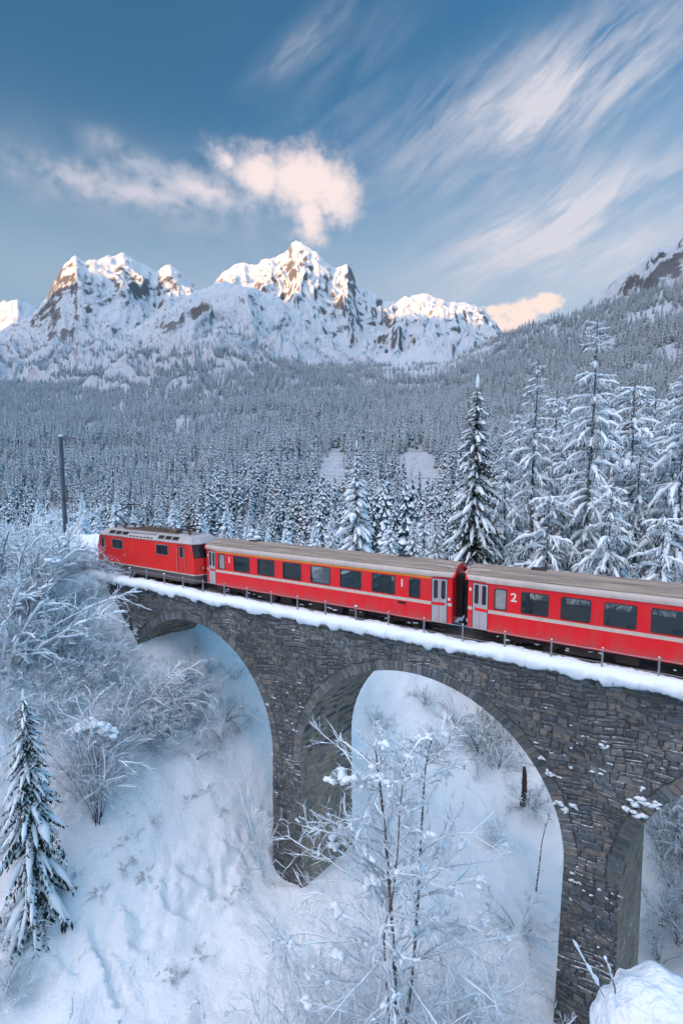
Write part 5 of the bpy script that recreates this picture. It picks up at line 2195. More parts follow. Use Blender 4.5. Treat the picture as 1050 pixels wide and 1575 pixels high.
# ------------------------------------------------------------------ spruces
def spruce(name, loc, Ht, R, seed, label, cat='tree', snow=1.0, droop=0.55, group=None, lean=(0, 0), dens=1.0, bare=0.03, tip=0.8, reps=2):
    rg = np.random.default_rng(seed)
    root = empty(name, tuple(loc))
    tag(root, label, cat, group)
    nb = int(Ht * 13 * dens)
    t = np.sort(rg.uniform(0, 1, nb)) ** 0.92
    z = Ht * (bare + (0.985 - bare) * t)
    L = R * ((1 - t) ** tip) * rg.uniform(0.62, 1.20, nb) + 0.10
    a = np.arange(nb) * 2.39996 + rg.uniform(-0.5, 0.5, nb)
    ca, sa = np.cos(a), np.sin(a)
    K = 6
    s = np.linspace(0, 1, K + 1)
    dr = droop * rg.uniform(0.75, 1.25, nb) * (0.55 + 0.6 * (1 - t))
    rr = L[:, None] * s[None, :] * (1 - 0.12 * s[None, :])
    zz = z[:, None] + L[:, None] * (0.18 * s[None, :] * (1 - 0.2) - dr[:, None] * s[None, :] ** 1.5 + 0.14 * s[None, :] ** 4)
    side = rg.normal(0, 0.07, nb)[:, None] * L[:, None] * s[None, :] ** 2
    lx, ly = lean[0] * z[:, None] / Ht, lean[1] * z[:, None] / Ht
    S = np.stack([rr * ca[:, None] - side * sa[:, None] + lx, rr * sa[:, None] + side * ca[:, None] + ly, zz], -1)
    # trunk
    b = MB()
    tz = np.linspace(-0.6, Ht, 9)
    b.tube([(lean[0] * max(0, q) / Ht, lean[1] * max(0, q) / Ht, q) for q in tz], [max(0.02, 0.017 * Ht * (1 - max(0, q) / Ht) + 0.02) for q in tz], 8)
    b.build('trunk', MAT_BARK, root, smooth=True)
    # needle sprays
    cr, sn = GM(), GM()
    T = nrm(np.gradient(S, axis=1))
    perp = nrm(np.cross(T, np.array([0, 0, 1.0])))
    VV, SV = [], []
    for rep in range(reps):
        for k in range(1, K + 1):
            for sg in (-1, 1):
                ln = L * rg.uniform(0.20, 0.36, nb) * (1.05 - 0.5 * s[k])
                base = S[:, k] - T[:, k] * (rg.random(nb) * L / K)[:, None]
                d = nrm(perp[:, k] * sg * rg.uniform(0.4, 0.95, nb)[:, None] + T[:, k] * rg.uniform(0.35, 0.8, nb)[:, None] + np.array([0, 0, -1.0]) * rg.uniform(0.15, 0.65, nb)[:, None])
                pr = nrm(np.cross(d, np.array([0, 0, 1.0])))
                w = (ln * rg.uniform(0.10, 0.19, nb))[:, None]
                tipp = base + d * ln[:, None]
                mid = base + d * (ln * 0.55)[:, None]
                up = np.array([0, 0, 0.06]) * ln[:, None]
                VV.append(np.stack([base, mid - pr * w - up, tipp, mid + pr * w - up, mid + up], 1))
                m = rg.random(nb) < 0.62 * snow
                o = np.array([0, 0, 1.0]) * (0.02 + 0.05 * ln[:, None])
                q = rg.uniform(0.55, 0.9, nb)[:, None]
                SV.append(np.stack([base + o, mid - pr * w * q - up * 0.3 + o, base + d * (ln * 0.9)[:, None] + o * 0.6, mid + pr * w * q - up * 0.3 + o, mid + up + o * 2.0], 1)[m])
    for gm, lst in ((cr, VV), (sn, SV)):
        v = np.concatenate(lst)
        i = np.arange(len(v))[:, None] * 5
        f = np.concatenate([i + np.array([[0, 1, 4]]), i + np.array([[1, 2, 4]]), i + np.array([[2, 3, 4]]), i + np.array([[3, 0, 4]])])
        gm.add(v.reshape(-1, 3), f)
    # snow loads along the boughs
    rad = L[:, None] * 0.115 * np.array([0.35, 0.75, 1.0, 1.05, 1.0, 0.75, 0.35])[None, :] * rg.uniform(0.6, 1.25, nb)[:, None]
    snow_on(rg, sn, S, np.clip(rad, 0.03, 0.34) * snow ** 0.5, 0.85 * min(1, snow + 0.1), 6, 0.4, 0.45)
    top = np.array([[[lean[0], lean[1], Ht * 0.97], [lean[0], lean[1], Ht * 1.0], [lean[0], lean[1], Ht * 1.02]]])
    v, f = tubes(top, np.array([[0.12, 0.13, 0.02]]) * (Ht / 20), 5)
    sn.add(v, f)
    cr.build('crown', MAT_NEEDLE, root)
    tag(sn.build('snow', MAT_TSNOW, root, smooth=True), kind='stuff')
    return root


def place(px, depth):
    """ground point in picture column px at forward distance depth"""
    a = (px - 525.0) / FPX * depth
    p = CAM + FW * depth + RT * a
    return np.array([p[0], p[1], Hs(p[0], p[1])])


def z_at(px, py, depth):
    return (CAM + ray(px, py) * depth)[2]


def tree_at(px, top, depth, fn, sink=0.2, **kw):
    g = place(px, depth)
    ht = z_at(px, top, depth) - g[2] + sink
    g[2] -= sink
    return fn(loc=g, Ht=ht, **kw)


# ------------------------------------------------------------------ larches with sweeping frosted boughs
def larch(loc, Ht, R, seed, label, nb=120, name='larch_tree', group=None, snow=1.0, hang=0.9):
    rg = np.random.default_rng(seed)
    root = empty(name, tuple(loc))
    tag(root, label, 'tree', group)
    b = MB()
    tz = np.linspace(-0.8, Ht, 10)
    wob = rg.normal(0, 0.05, (10, 2)).cumsum(0) * 0.6
    b.tube([(wob[i, 0], wob[i, 1], q) for i, q in enumerate(tz)], [max(0.03, 0.010 * Ht * (1 - max(0, q) / Ht) + 0.025) for q in tz], 8)
    b.build('trunk', MAT_RIME_LARCH, root, smooth=True)
    t = np.sort(rg.uniform(0.06, 0.99, nb))
    z = Ht * t
    L = R * (1.04 - t) ** 0.8 * rg.uniform(0.65, 1.15, nb) + 0.45
    a = np.arange(nb) * 2.39996 + rg.normal(0, 0.5, nb)
    P0 = np.stack([np.interp(z, tz, wob[:, 0]), np.interp(z, tz, wob[:, 1]), z], -1)
    D = np.stack([np.cos(a), np.sin(a), rg.uniform(-0.25, 0.30, nb)], -1)
    S1 = sweep(rg, P0, D, L, 8, 0.05, -0.55 * hang * 3.0 / R)
    tw, sn = GM(), GM()
    tw.add(*tubes(S1, taper(L, 8, 0.012 * L + 0.012, 0.010), 4))
    P, D2, L2, i2, t2 = children(rg, S1, L, 15, 0.08, 1.0, 0.8, 0.42, -0.35)
    S2 = sweep(rg, P, D2, L2, 4, 0.10, -0.9)
    tw.add(*tubes(S2, taper(L2, 4, 0.030, 0.016), 3))
    P, D3, L3, _, _ = children(rg, S2, L2, 2, 0.2, 1.0, 0.8, 0.55, -0.4)
    S3 = sweep(rg, P, D3, L3, 2, 0.12, -0.9)
    tw.add(*tubes(S3, taper(L3, 2, 0.034, 0.018), 3))
    pr = np.array([0.5, 0.8, 1.0, 1.1, 1.15, 1.1, 1.0, 0.8, 0.4])[None, :]
    snow_on(rg, sn, S1, np.clip(L[:, None] * 0.052 * pr, 0.06, 0.24) * snow, 0.95, 5, 0.5, 0.6)
    snow_on(rg, sn, S2, np.full((len(S2), 5), 0.058) * snow, 0.48, 4, 0.6, 0.6)
    tw.build('crown', MAT_RIME_LARCH, root)
    tag(sn.build('snow', MAT_TSNOW, root, smooth=True), kind='stuff')
    return root


# ------------------------------------------------------------------ shrubs and saplings
def shrub(loc, Ht, seed, label, name='frosted_bush', cat='bush', group=None, stems=9, spread=0.55, arch=0.35, rime=None, twigs=(10, 5), rad=0.022, snow=0.5, clump=0, scale_tw=1.0, snow_r=0.035, lean=(0, 0), parts=True):
    rg = np.random.default_rng(seed)
    root = empty(name, tuple(loc))
    tag(root, label, cat, group)
    a = rg.uniform(0, 6.283, stems)
    sp = spread * np.sqrt(rg.random(stems))
    P0 = np.stack([np.cos(a) * 0.12 * sp * Ht, np.sin(a) * 0.12 * sp * Ht, np.full(stems, -0.3)], -1)
    D = np.stack([np.cos(a) * sp + lean[0], np.sin(a) * sp + lean[1], np.ones(stems)], -1)
    L = (Ht + 0.3) * rg.uniform(0.7, 1.12, stems)
    S0 = sweep(rg, P0, D, L, 8, 0.06, -arch / Ht * 1.6)
    tw, sn = GM(), GM()
    v, f = tubes(S0, taper(L, 8, rad * rg.uniform(0.7, 1.4, stems) * (1 + Ht * 0.12), rad * 0.4), 5)
    stem = GM()
    stem.add(v, f)
    P, D1, L1, _, _ = children(rg, S0, L, twigs[0], 0.18, 1.0, 0.75, 0.42 * scale_tw, 0.1)
    S1 = sweep(rg, P, D1, L1, 5, 0.12, -arch * 0.5)
    tw.add(*tubes(S1, taper(L1, 5, rad * 0.55, rad * 0.3), 3))
    P, D2, L2, _, _ = children(rg, S1, L1, twigs[1], 0.15, 1.0, 0.8, 0.48, 0.05)
    S2 = sweep(rg, P, D2, L2, 3, 0.14, -arch * 0.5)
    tw.add(*tubes(S2, taper(L2, 3, rad * 0.42, rad * 0.22), 3))
    snow_on(rg, sn, S0, np.full((stems, 9), snow_r * 1.2), snow, 5, 0.7, 0.8)
    snow_on(rg, sn, S1, np.full((len(S1), 6), snow_r * 0.8), snow, 4, 0.8, 0.8)
    snow_on(rg, sn, S2, np.full((len(S2), 4), snow_r * 0.5), snow * 0.6, 3, 0.8, 0.8)
    if clump:
        pts = S1.reshape(-1, 3)
        pts = pts[rg.choice(len(pts), clump)]
        clumps(rg, sn, pts, snow_r * 1.5, snow_r * 5)
    m = rime or MAT_RIME
    stem.build('stem', m, root)
    tw.build('twigs', m, root)
    if sn.n:
        tag(sn.build('snow', MAT_TSNOW, root, smooth=True), kind='stuff')
    return root


def duplicate(src, loc, ht_ratio, rz, label, group):
    o = copy_tree(src)
    o.location = tuple(loc)
    o.scale = (ht_ratio,) * 3
    o.rotation_euler = (0, 0, rz)
    tag(o, label, None, group)
    return o


class Kind:
    """a few grown plants; the first uses are the plants themselves, later ones copies"""
    def __init__(self, makers, heights):
        self.mk, self.h, self.src, self.n = makers, heights, [None] * len(makers), 0

    def put(self, loc, ht, label, group=None, rz=None):
        k = self.n % len(self.mk)
        self.n += 1
        if rz is None:
            rz = (self.n * 2.4) % 6.283
        if self.src[k] is None:
            o = self.mk[k](label, group)
            self.src[k] = o
        else:
            o = copy_tree(self.src[k])
            tag(o, label)
            if group:
                o['group'] = group
            elif 'group' in o:
                del o['group']
        s = ht / self.h[k]
        o.location = tuple(loc)
        o.scale = (s, s, s)
        o.rotation_euler = (0, 0, rz)
        return o


ORIG = (0, 0, 0)
LARCH = Kind([lambda l, g, k=k: larch(ORIG, 16.0, 4.6, 25 + k, l, nb=100) for k in range(2)], [16.0] * 2)
CONIFER = Kind([lambda l, g, k=k: spruce('small_conifer', ORIG, 10.0, (2.6, 2.2, 2.4)[k], 40 + k, l, snow=(1.5, 1.3, 1.0)[k], droop=(0.6, 0.7, 0.75)[k], dens=1.6, group=g, tip=(0.8, 0.7, 0.6)[k], reps=1) for k in range(3)], [10.0] * 3)
BUSH = Kind([lambda l, g, k=k: shrub(ORIG, 5.0, 100 + k, l, stems=13, spread=0.85, arch=(0.25, 0.45, 0.15)[k], twigs=(14, 6), rad=0.034, snow=0.55, clump=16, group=g, snow_r=0.05) for k in range(3)], [5.0] * 3)
BOWED = Kind([lambda l, g, k=k: shrub(ORIG, 4.0, 133 + k, l, stems=12, spread=0.8, arch=(0.75, 0.9)[k], twigs=(15, 8), rad=0.027, snow=0.6, group=g, snow_r=0.030, lean=(0.2, -0.1)) for k in range(2)], [4.0] * 2)
THIN = Kind([lambda l, g, k=k: shrub(ORIG, 2.5, 160 + k, l, stems=9, spread=0.8, arch=0.4, twigs=(8, 5), rad=0.028, snow=0.4, group=g, snow_r=0.036, rime=(MAT_RIME, MAT_RIME_DARK)[k]) for k in range(2)], [2.5] * 2)
DARKB = Kind([lambda l, g, k=k: shrub(ORIG, 3.0, 190 + k, l, stems=15, spread=0.95, arch=(0.8, 0.5)[k], twigs=(9, 5), rad=0.034, snow=0.30, group=g, snow_r=0.05, rime=MAT_RIME_DARK) for k in range(2)], [3.0] * 2)
THICK = Kind([lambda l, g, k=k: shrub(ORIG, 8.0, 220 + k, l, name='thicket_tree', cat='tree', stems=9, spread=0.45, arch=0.4, twigs=(16, 6), rad=0.045, snow=0.55, group=g, snow_r=0.06, rime=MAT_RIME_DARK) for k in range(2)], [8.0] * 2)
BRUSH = Kind([lambda l, g, k=k: shrub(ORIG, 4.0, 240 + k, l, name='brushwood', stems=12, spread=0.9, arch=(0.3, 0.5)[k], twigs=(14, 8), rad=0.013, snow=0.5, group=g, snow_r=0.018) for k in range(2)], [4.0] * 2)
TUFT = Kind([lambda l, g, k=k: shrub(ORIG, 0.5, 280 + k, l, name='twig_tuft', cat='tuft', stems=12, spread=1.2, arch=0.4, twigs=(5, 3), rad=0.013, snow=0.2, group=g, snow_r=0.03, rime=MAT_RIME_DARK) for k in range(2)], [0.5] * 2)
CORNER = Kind([lambda l, g, k=k: shrub(ORIG, 4.0, 260 + k, l, stems=8, spread=0.7, arch=0.5, twigs=(12, 6), rad=0.010, snow=0.8, group=g, snow_r=0.035, lean=(0.4, 0.2)) for k in range(2)], [4.0] * 2)


def put_top(kind, px, top, dep, label, group=None, lo=1.5, hi=9.0, sink=0.1):
    g = place(px, dep)
    ht = min(hi, max(lo, z_at(px, top, dep) - g[2]))
    g[2] -= sink
    return kind.put(g, ht + sink, label, group)


def build_vegetation():
    # --- beyond the train
    tree_at(548, 682, 62, spruce, name='spruce_tree', R=4.3, seed=11, snow=1.25, droop=0.72, label='snow-laden young spruce standing alone behind the first class coach', tip=0.9)
    tree_at(729, 587, 52, spruce, name='spruce_tree', R=4.9, seed=12, snow=0.52, droop=0.95, dens=1.4, label='tall dark spruce with snow on its boughs behind the gap between the coaches', tip=0.60)
    tree_at(818, 556, 50, larch, R=5.4, seed=21, label='frosted larch just right of the tall dark spruce')
    tree_at(903, 500, 45, larch, R=6.4, seed=22, nb=165, label='tallest frosted larch, with long sweeping snowy boughs, behind the second class coach')
    put_top(LARCH, 968, 578, 58, 'frosted larch behind and right of the tallest larch', None, 4, 30, 0.3)
    tree_at(1042, 548, 43, larch, R=6.0, seed=24, nb=140, label='frosted larch cut off by the right edge of the picture')
    put_top(LARCH, 866, 640, 66, 'smaller frosted larch in the gap between the two tall larches', None, 4, 30, 0.3)
    put_top(LARCH, 1008, 650, 66, 'smaller frosted larch low between the right-hand larches', None, 4, 30, 0.3)
    put_top(LARCH, 940, 745, 40, 'low frosted larch close behind the second class coach roof', None, 4, 30, 0.3)
    put_top(LARCH, 1018, 775, 36, 'low drooping frosted larch above the roof at the right edge', None, 4, 30, 0.3)
    put_top(LARCH, 775, 690, 60, 'frosted larch half hidden between the dark spruce and its right neighbour', None, 4, 30, 0.3)
    for px, top, dep, lab in ((850, 600, 72, 'frosted larch far back between the two tall larches'), (930, 610, 64, 'frosted larch just right of the tallest larch'), (1000, 600, 72, 'frosted larch far back near the right edge'), (795, 640, 70, 'frosted larch far back right of the dark spruce'),
                              (880, 720, 50, 'low frosted larch under the tallest larch on its left'), (980, 700, 46, 'low frosted larch left of the larch at the right edge'), (840, 740, 44, 'low frosted larch above the first windows of the second class coach'), (1030, 620, 58, 'frosted larch half hidden behind the larch at the right edge')):
        put_top(LARCH, px, top, dep, lab, None, 4, 32, 0.3)
    for px, top, dep, where in ((652, 752, 74, 'just left of the tall dark spruce, the higher of two'), (670, 786, 66, 'touching the tall dark spruce on its left'), (636, 800, 62, 'above the last window of the first class coach'),
                               (600, 790, 80, 'just right of the lone snow-laden spruce'), (510, 792, 78, 'just left of the lone snow-laden spruce'), (484, 806, 70, 'above the fourth large window of the first class coach'), (440, 800, 76, 'above the third large window of the first class coach'),
                               (348, 776, 84, 'above the left end of the first class coach'), (380, 800, 78, 'above the first large window of the first class coach'), (792, 806, 58, 'above the left end of the second class coach'), (412, 812, 72, 'above the second large window of the first class coach')):
        put_top(CONIFER, px, top, dep, 'small snow-caked conifer ' + where, 'small snowy conifers behind the train', 3, 14)
    for px, top, dep, lab in ((267, 770, 78, 'round snowy conifer behind the middle of the locomotive roof'), (180, 758, 72, 'snowy conifer behind the raised pantograph'), (128, 762, 66, 'dark snowy conifer right of the catenary mast'), (90, 780, 62, 'small snowy conifer left of the catenary mast'),
                              (150, 784, 70, 'low snow-caked conifer at the left end of the locomotive'), (60, 768, 75, 'snowy conifer behind the frosted bushes at the left edge'), (310, 790, 82, 'snow-caked conifer behind the coupling of locomotive and coach'), (205, 780, 76, 'snow-caked conifer between pantograph and leaning dark conifer')):
        put_top(CONIFER, px, top, dep, lab, 'small snowy conifers behind the train', 3, 14)
    tree_at(222, 776, 60, spruce, name='leaning_conifer', R=1.3, seed=64, snow=0.5, droop=0.8, lean=(2.6, 0.8), label='dark leaning conifer with little snow behind the locomotive roof', reps=1)
    # --- left bank
    g = on_ground(58, 1408)
    dl = float((g - CAM) @ FW)
    spruce(name='spruce_tree', loc=g, Ht=z_at(56, 1050, dl) - g[2], R=1.8, seed=13, snow=0.5, droop=1.25, dens=1.9, reps=2, label='drooping snow-laden spruce beside the path at the left edge', tip=0.42)
    for px, top, dep in ((22, 762, 33), (-14, 800, 29), (30, 845, 32), (75, 895, 35), (128, 925, 37), (100, 950, 34), (-10, 750, 36), (120, 900, 40), (35, 790, 38), (5, 785, 34), (100, 905, 37), (-20, 870, 31), (0, 830, 38), (160, 950, 39), (20, 905, 33), (55, 940, 33),
                         (175, 965, 37), (10, 945, 31), (140, 985, 35)):
        put_top(BUSH, px, top, dep, 'rime-white leafless bush in the thicket on the left bank', 'frosted bushes of the left bank thicket', 2.2, 7.5)
    for px, py, ht in ((15, 985, 3.2), (45, 1000, 3.4), (80, 1010, 3.2), (115, 1030, 3.4), (150, 1050, 3.2), (20, 1040, 3.0), (185, 1060, 3.0), (60, 1060, 2.8), (-5, 1080, 3.0), (100, 1075, 2.6), (170, 1020, 2.8), (135, 990, 3.0), (205, 1090, 2.4), (30, 940, 3.4), (95, 960, 3.2)):
        BUSH.put(on_ground(px, py), ht, 'rime-white leafless bush in the thicket on the left bank', 'frosted bushes of the left bank thicket')
    for i, (px, py, ht) in enumerate(((215, 1130, 2.8), (245, 1105, 3.0), (275, 1095, 2.6), (190, 1150, 2.4), (112, 1112, 2.8), (72, 1110, 2.8), (20, 1120, 3.0), (300, 1125, 2.0), (-8, 1210, 2.6), (-5, 1310, 2.4), (8, 1450, 2.0), (26, 1535, 1.4), (-12, 1560, 2.0), (235, 1160, 1.8), (160, 1130, 2.2))):
        (BUSH if i % 2 else BOWED).put(on_ground(px, py), ht, 'rime-white leafless bush in the thicket on the left bank', 'frosted bushes of the left bank thicket')
    for px, top, dep, lab in ((205, 1005, 31, 'arching frosted bush bowed over beside the left arch'), (255, 1012, 33, 'bowed frosted bush under the left arch opening'), (228, 1070, 31, 'low bowed frosted bush in front of the left arch'), (130, 1030, 31, 'bowed frosted bush above the snow-crowned purplish bush')):
        put_top(BOWED, px, top, dep, lab, None, 2.0, 5.0)
    g = on_ground(150, 1262)
    dl = float((g - CAM) @ FW)
    o = shrub(g, (z_at(150, 1095, dl) - g[2]) * 1.12, 141, 'purplish bent bush crowned by thick snow beside the left spruce', stems=26, spread=0.24, arch=0.45, twigs=(18, 9), rad=0.013, snow=0.5, snow_r=0.026, rime=mat_frost('purple_twig', 0.25, (0.06, 0.035, 0.05)))
    sn = GM()
    rgx = np.random.default_rng(3)
    tz = z_at(148, 1088, dl) - g[2]
    pts = [(math.cos(q) * 1.15 * RT[0] - 0.1, math.cos(q) * 1.15 * RT[1], tz - 1.35 + math.sin(q) * 0.62) for q in np.linspace(-0.1, 2.8, 22)] + [(-0.85, -0.5, tz - 1.1), (-0.7, -0.6, tz - 1.3), (-1.0, -0.5, tz - 1.4), (0.0, 0.0, tz - 0.75), (0.3, 0.1, tz - 0.8), (-0.4, 0, tz - 0.8)]
    clumps(rgx, sn, pts, 0.20, 0.34, 1)
    tag(sn.build('snow_crown', MAT_TSNOW, o, smooth=True), kind='stuff')
    for px, py, ht in ((318, 1075, 2.6), (345, 1105, 2.4), (300, 1050, 2.2), (372, 1120, 1.8), (330, 1165, 1.5), (360, 1040, 2.0), (296, 1005, 1.6), (285, 1110, 2.6), (262, 1130, 2.4), (300, 1165, 1.6), (325, 1030, 2.0), (340, 1135, 1.6)):
        THIN.put(on_ground(px, py), ht, 'thin frosted bush on the snow slope seen through the left arch', 'bushes under the left arch')
    g = on_ground(408, 1345)
    shrub(g, 5.2, 181, 'snowy bowed sapling standing against the pier between the two arches', name='sapling', cat='sapling', stems=4, spread=0.22, arch=0.25, twigs=(14, 5), rad=0.018, snow=0.85, snow_r=0.034)
    # --- behind the middle arch
    for px, py, ht, lab in ((575, 1095, 2.2, 'dark snowy bush under the crown of the middle arch'), (655, 1058, 1.8, 'small dark bush at the top of the slope in the middle arch'), (735, 1130, 3.6, 'large hanging brown bush on the bank at the right of the middle arch'),
                            (765, 1155, 3.2, 'hanging brown bush close to the right side of the middle arch'), (700, 1090, 2.6, 'brown snowy bush above the hanging bushes in the middle arch'), (660, 1115, 1.3, 'low dark tuft on the snow in the middle of the middle arch'), (755, 1110, 3.4, 'brown bush right under the right haunch of the middle arch')):
        DARKB.put(on_ground(px, py + 25), ht, lab)
    g = on_ground(803, 1238)
    b = MB()
    b.tube([(0, 0, -0.3), (0.1, 0, 1.3), (0.05, 0.1, 2.6), (0.0, 0.1, 3.2)], [0.24, 0.2, 0.17, 0.10], 9)
    st = empty('tree_stump', tuple(g))
    tag(st, 'broken reddish tree trunk leaning behind the right side of the middle arch', 'tree trunk')
    b.build('trunk', mat_plain('red_bark', (0.055, 0.03, 0.026), 0.9, var=0.5, scale=5, bmp=0.6), st, smooth=True)
    s = MB()
    blob(s, (0, 0.1, 3.25), (0.16, 0.16, 0.12), random.Random(2))
    s.build('snow_cap', MAT_TSNOW, st, smooth=True)
    DARKB.put(g + np.array([0.5, 0.4, -0.2]), 2.6, 'dark twiggy bush round the broken reddish trunk')
    g = on_ground(824, 1372)
    shrub(g, 6.8, 211, 'thin bare pole-like tree behind the right side of the middle arch', name='bare_tree', cat='tree', stems=1, spread=0.02, arch=0.0, twigs=(7, 3), rad=0.042, snow=0.2, snow_r=0.02, rime=MAT_RIME_DARK, scale_tw=0.25)
    THIN.put(on_ground(772, 1300), 2.0, 'low spreading frosted bush on the shaded snow in the middle arch')
    THIN.put(on_ground(800, 1430), 2.4, 'frosted bush low on the shaded snow near the right pier')
    # --- behind the right arch
    for px, py, ht in ((1020, 1330, 3.5), (1045, 1310, 4.5), (1032, 1370, 3.2), (1050, 1390, 3.5), (1015, 1420, 2.6), (1042, 1450, 3.0), (1025, 1290, 4.0), (1060, 1340, 4.5), (1012, 1480, 2.2), (1055, 1270, 4.5)):
        THICK.put(on_ground(px, py), ht, 'frosted dark thicket tree seen through the right arch', 'thicket behind the right arch')
    for px, py, ht in ((1045, 1275, 7.0), (1022, 1262, 6.0), (1068, 1300, 7.0)):
        CONIFER.put(on_ground(px, py), ht, 'dark conifer behind the thicket in the right arch', 'conifers behind the right arch')
    # --- foreground
    foreground_tree()
    for px, py, dep in ((520, 1440, 15), (700, 1440, 14.5), (770, 1470, 15), (575, 1500, 13.5), (655, 1500, 13), (735, 1520, 13), (480, 1510, 14.5), (800, 1530, 14), (610, 1460, 15.5), (545, 1420, 16), (670, 1410, 16), (740, 1440, 16), (450, 1540, 14), (590, 1530, 12.5)):
        put_top(BRUSH, px, py, dep, 'fine frosted brushwood around the foot of the foreground tree', 'brushwood under the foreground tree', 1.2, 4.5)
    for px, py, dep in ((-25, 1420, 15), (5, 1530, 13)):
        put_top(CORNER, px, py, dep, 'frosted twigs reaching in at the lower left corner', 'frosted twigs at the lower left', 1.2, 3.0)
    for px, py in ((292, 1228), (318, 1212), (188, 1335), (205, 1320), (155, 1372), (205, 1285), (305, 1470), (262, 1500), (275, 1505), (368, 1362), (235, 1262), (342, 1245), (225, 1345), (120, 1345), (350, 1390), (180, 1300)):
        g = on_ground(px, py)
        if g is not None:
            TUFT.put((g[0], g[1], g[2] + 0.12), 0.35 + 0.25 * ((px * 7) % 10) / 10, 'small dark twiggy tuft poking out of the snow beside the path', 'tufts in the snow')


def foreground_tree():
    rg = np.random.default_rng(301)
    dep = 13.0
    g = place(612, dep)
    base = np.array([g[0], g[1], min(g[2], z_at(612, 1640, dep))])
    root = empty('young_tree', tuple(base))
    tag(root, 'leafless twin-stemmed young tree with clumps of snow in the foreground centre', 'tree')
    def at(px, py, dd=0.0):
        p = CAM + ray(px, py) * (dep + dd)
        return p - base
    stems = np.stack([
        np.stack([at(612, 1640), at(610, 1575), at(606, 1480), at(600, 1380), at(592, 1280), at(585, 1215), at(581, 1185), at(579, 1165), at(577, 1150)]),
        np.stack([at(618, 1640, .2), at(624, 1575, .3), at(636, 1480, .4), at(643, 1380, .5), at(647, 1290, .5), at(651, 1220, .5), at(654, 1180, .6), at(659, 1155, .6), at(664, 1135, .6)]),
        np.stack([at(606, 1640, -.3), at(600, 1580, -.4), at(594, 1510, -.6), at(590, 1440, -.7), at(606, 1360, -.7), at(612, 1300, -.7), at(614, 1250, -.7), at(618, 1215, -.7), at(620, 1180, -.7)]),
    ])
    Ls = np.array([9.5, 9.8, 7.5])
    st, tw, sn = GM(), GM(), GM()
    st.add(*tubes(stems, np.stack([np.linspace(0.070, 0.014, 9), np.linspace(0.060, 0.013, 9), np.linspace(0.040, 0.010, 9)]), 8))
    # main limbs reach out and sag under the snow
    P, D, L, _, t = children(rg, stems, Ls, 34, 0.14, 0.97, 1.15, 0.32, 0.12)
    L = L * (1.7 - 1.2 * t)
    S1 = sweep(rg, P, D, L, 8, 0.15, -0.12)
    tw.add(*tubes(S1, taper(L, 8, 0.013 + 0.004 * L, 0.005), 5))
    P, D2, L2, i2, t2 = children(rg, S1, L, 10, 0.15, 1.0, 0.75, 0.42, 0.12)
    S2 = sweep(rg, P, D2, L2, 5, 0.18, -0.08)
    tw.add(*tubes(S2, taper(L2, 5, 0.010, 0.004), 4))
    P, D3, L3, _, _ = children(rg, S2, L2, 6, 0.15, 1.0, 0.75, 0.5, 0.08)
    S3 = sweep(rg, P, D3, L3, 3, 0.2, 0.0)
    tw.add(*tubes(S3, taper(L3, 3, 0.008, 0.004), 3))
    snow_on(rg, sn, S1, np.clip(np.abs(rg.normal(0.017, 0.014, (len(S1), 9))), 0.006, 0.06), 0.97, 6, 0.4, 0.8)
    snow_on(rg, sn, S2, np.clip(np.abs(rg.normal(0.009, 0.007, (len(S2), 6))), 0.003, 0.03), 0.9, 5, 0.5, 0.8)
    snow_on(rg, sn, S3, np.full((len(S3), 4), 0.005), 0.5, 4, 0.7, 0.8)
    # heavy clumps
    pts = S1[:, 3:].reshape(-1, 3)
    pts = pts[rg.choice(len(pts), 60, replace=False)]
    clumps(rg, sn, pts, 0.05, 0.12, 1)
    extra = []
    for px, py in ((530, 1192), (545, 1200), (560, 1204), (590, 1148), (648, 1135), (672, 1132), (583, 1172), (584, 1195), (520, 1282), (530, 1275), (545, 1265), (512, 1300), (636, 1325), (640, 1335), (676, 1298), (690, 1370), (705, 1372), (745, 1412), (775, 1440), (512, 1412), (520, 1405), (650, 1435), (484, 1498), (470, 1540), (520, 1465), (610, 1345), (565, 1312), (572, 1360), (735, 1350), (640, 1430), (720, 1420)):
        q = at(px, py, rg.uniform(-0.6, 0.6))
        extra += [q + rg.normal(0, 0.07, 3) * np.array([1, 1, 0.5]) for _ in range(2)]
        # a bough to carry the clump
        k = np.argmin(np.linalg.norm(stems.reshape(-1, 3) - (q + np.array([0, 0, -0.9])), axis=1))
        s0 = stems.reshape(-1, 3)[k]
        u = np.linspace(0, 1, 7)[None, :, None]
        mid = (s0 + q) / 2 + np.array([0, 0, 0.12])
        cur = (1 - u) ** 2 * s0 + 2 * u * (1 - u) * mid + u ** 2 * (q + (q - s0) * 0.12 + np.array([0, 0, -0.08]))
        tw.add(*tubes(cur, np.linspace(0.022, 0.006, 7)[None, :], 5))
        snow_on(rg, sn, cur[:, 3:], np.full((1, 4), 0.035), 1.0, 6, 0.4, 0.7)
    clumps(rg, sn, extra, 0.07, 0.16, 1)
    st.build('stem', MAT_TWIGBARK, root, smooth=True)
    tw.build('branches', MAT_RIME_FG, root, smooth=True)
    tag(sn.build('snow', MAT_TSNOW, root, smooth=True), kind='stuff')


MAT_TWIGBARK = mat_frost('young_bark', 0.14, (0.085, 0.078, 0.072), 10.0)
MAT_RIME_FG = mat_frost('foreground_twig', 0.50, (0.07, 0.06, 0.055), 14.0)
build_vegetation()


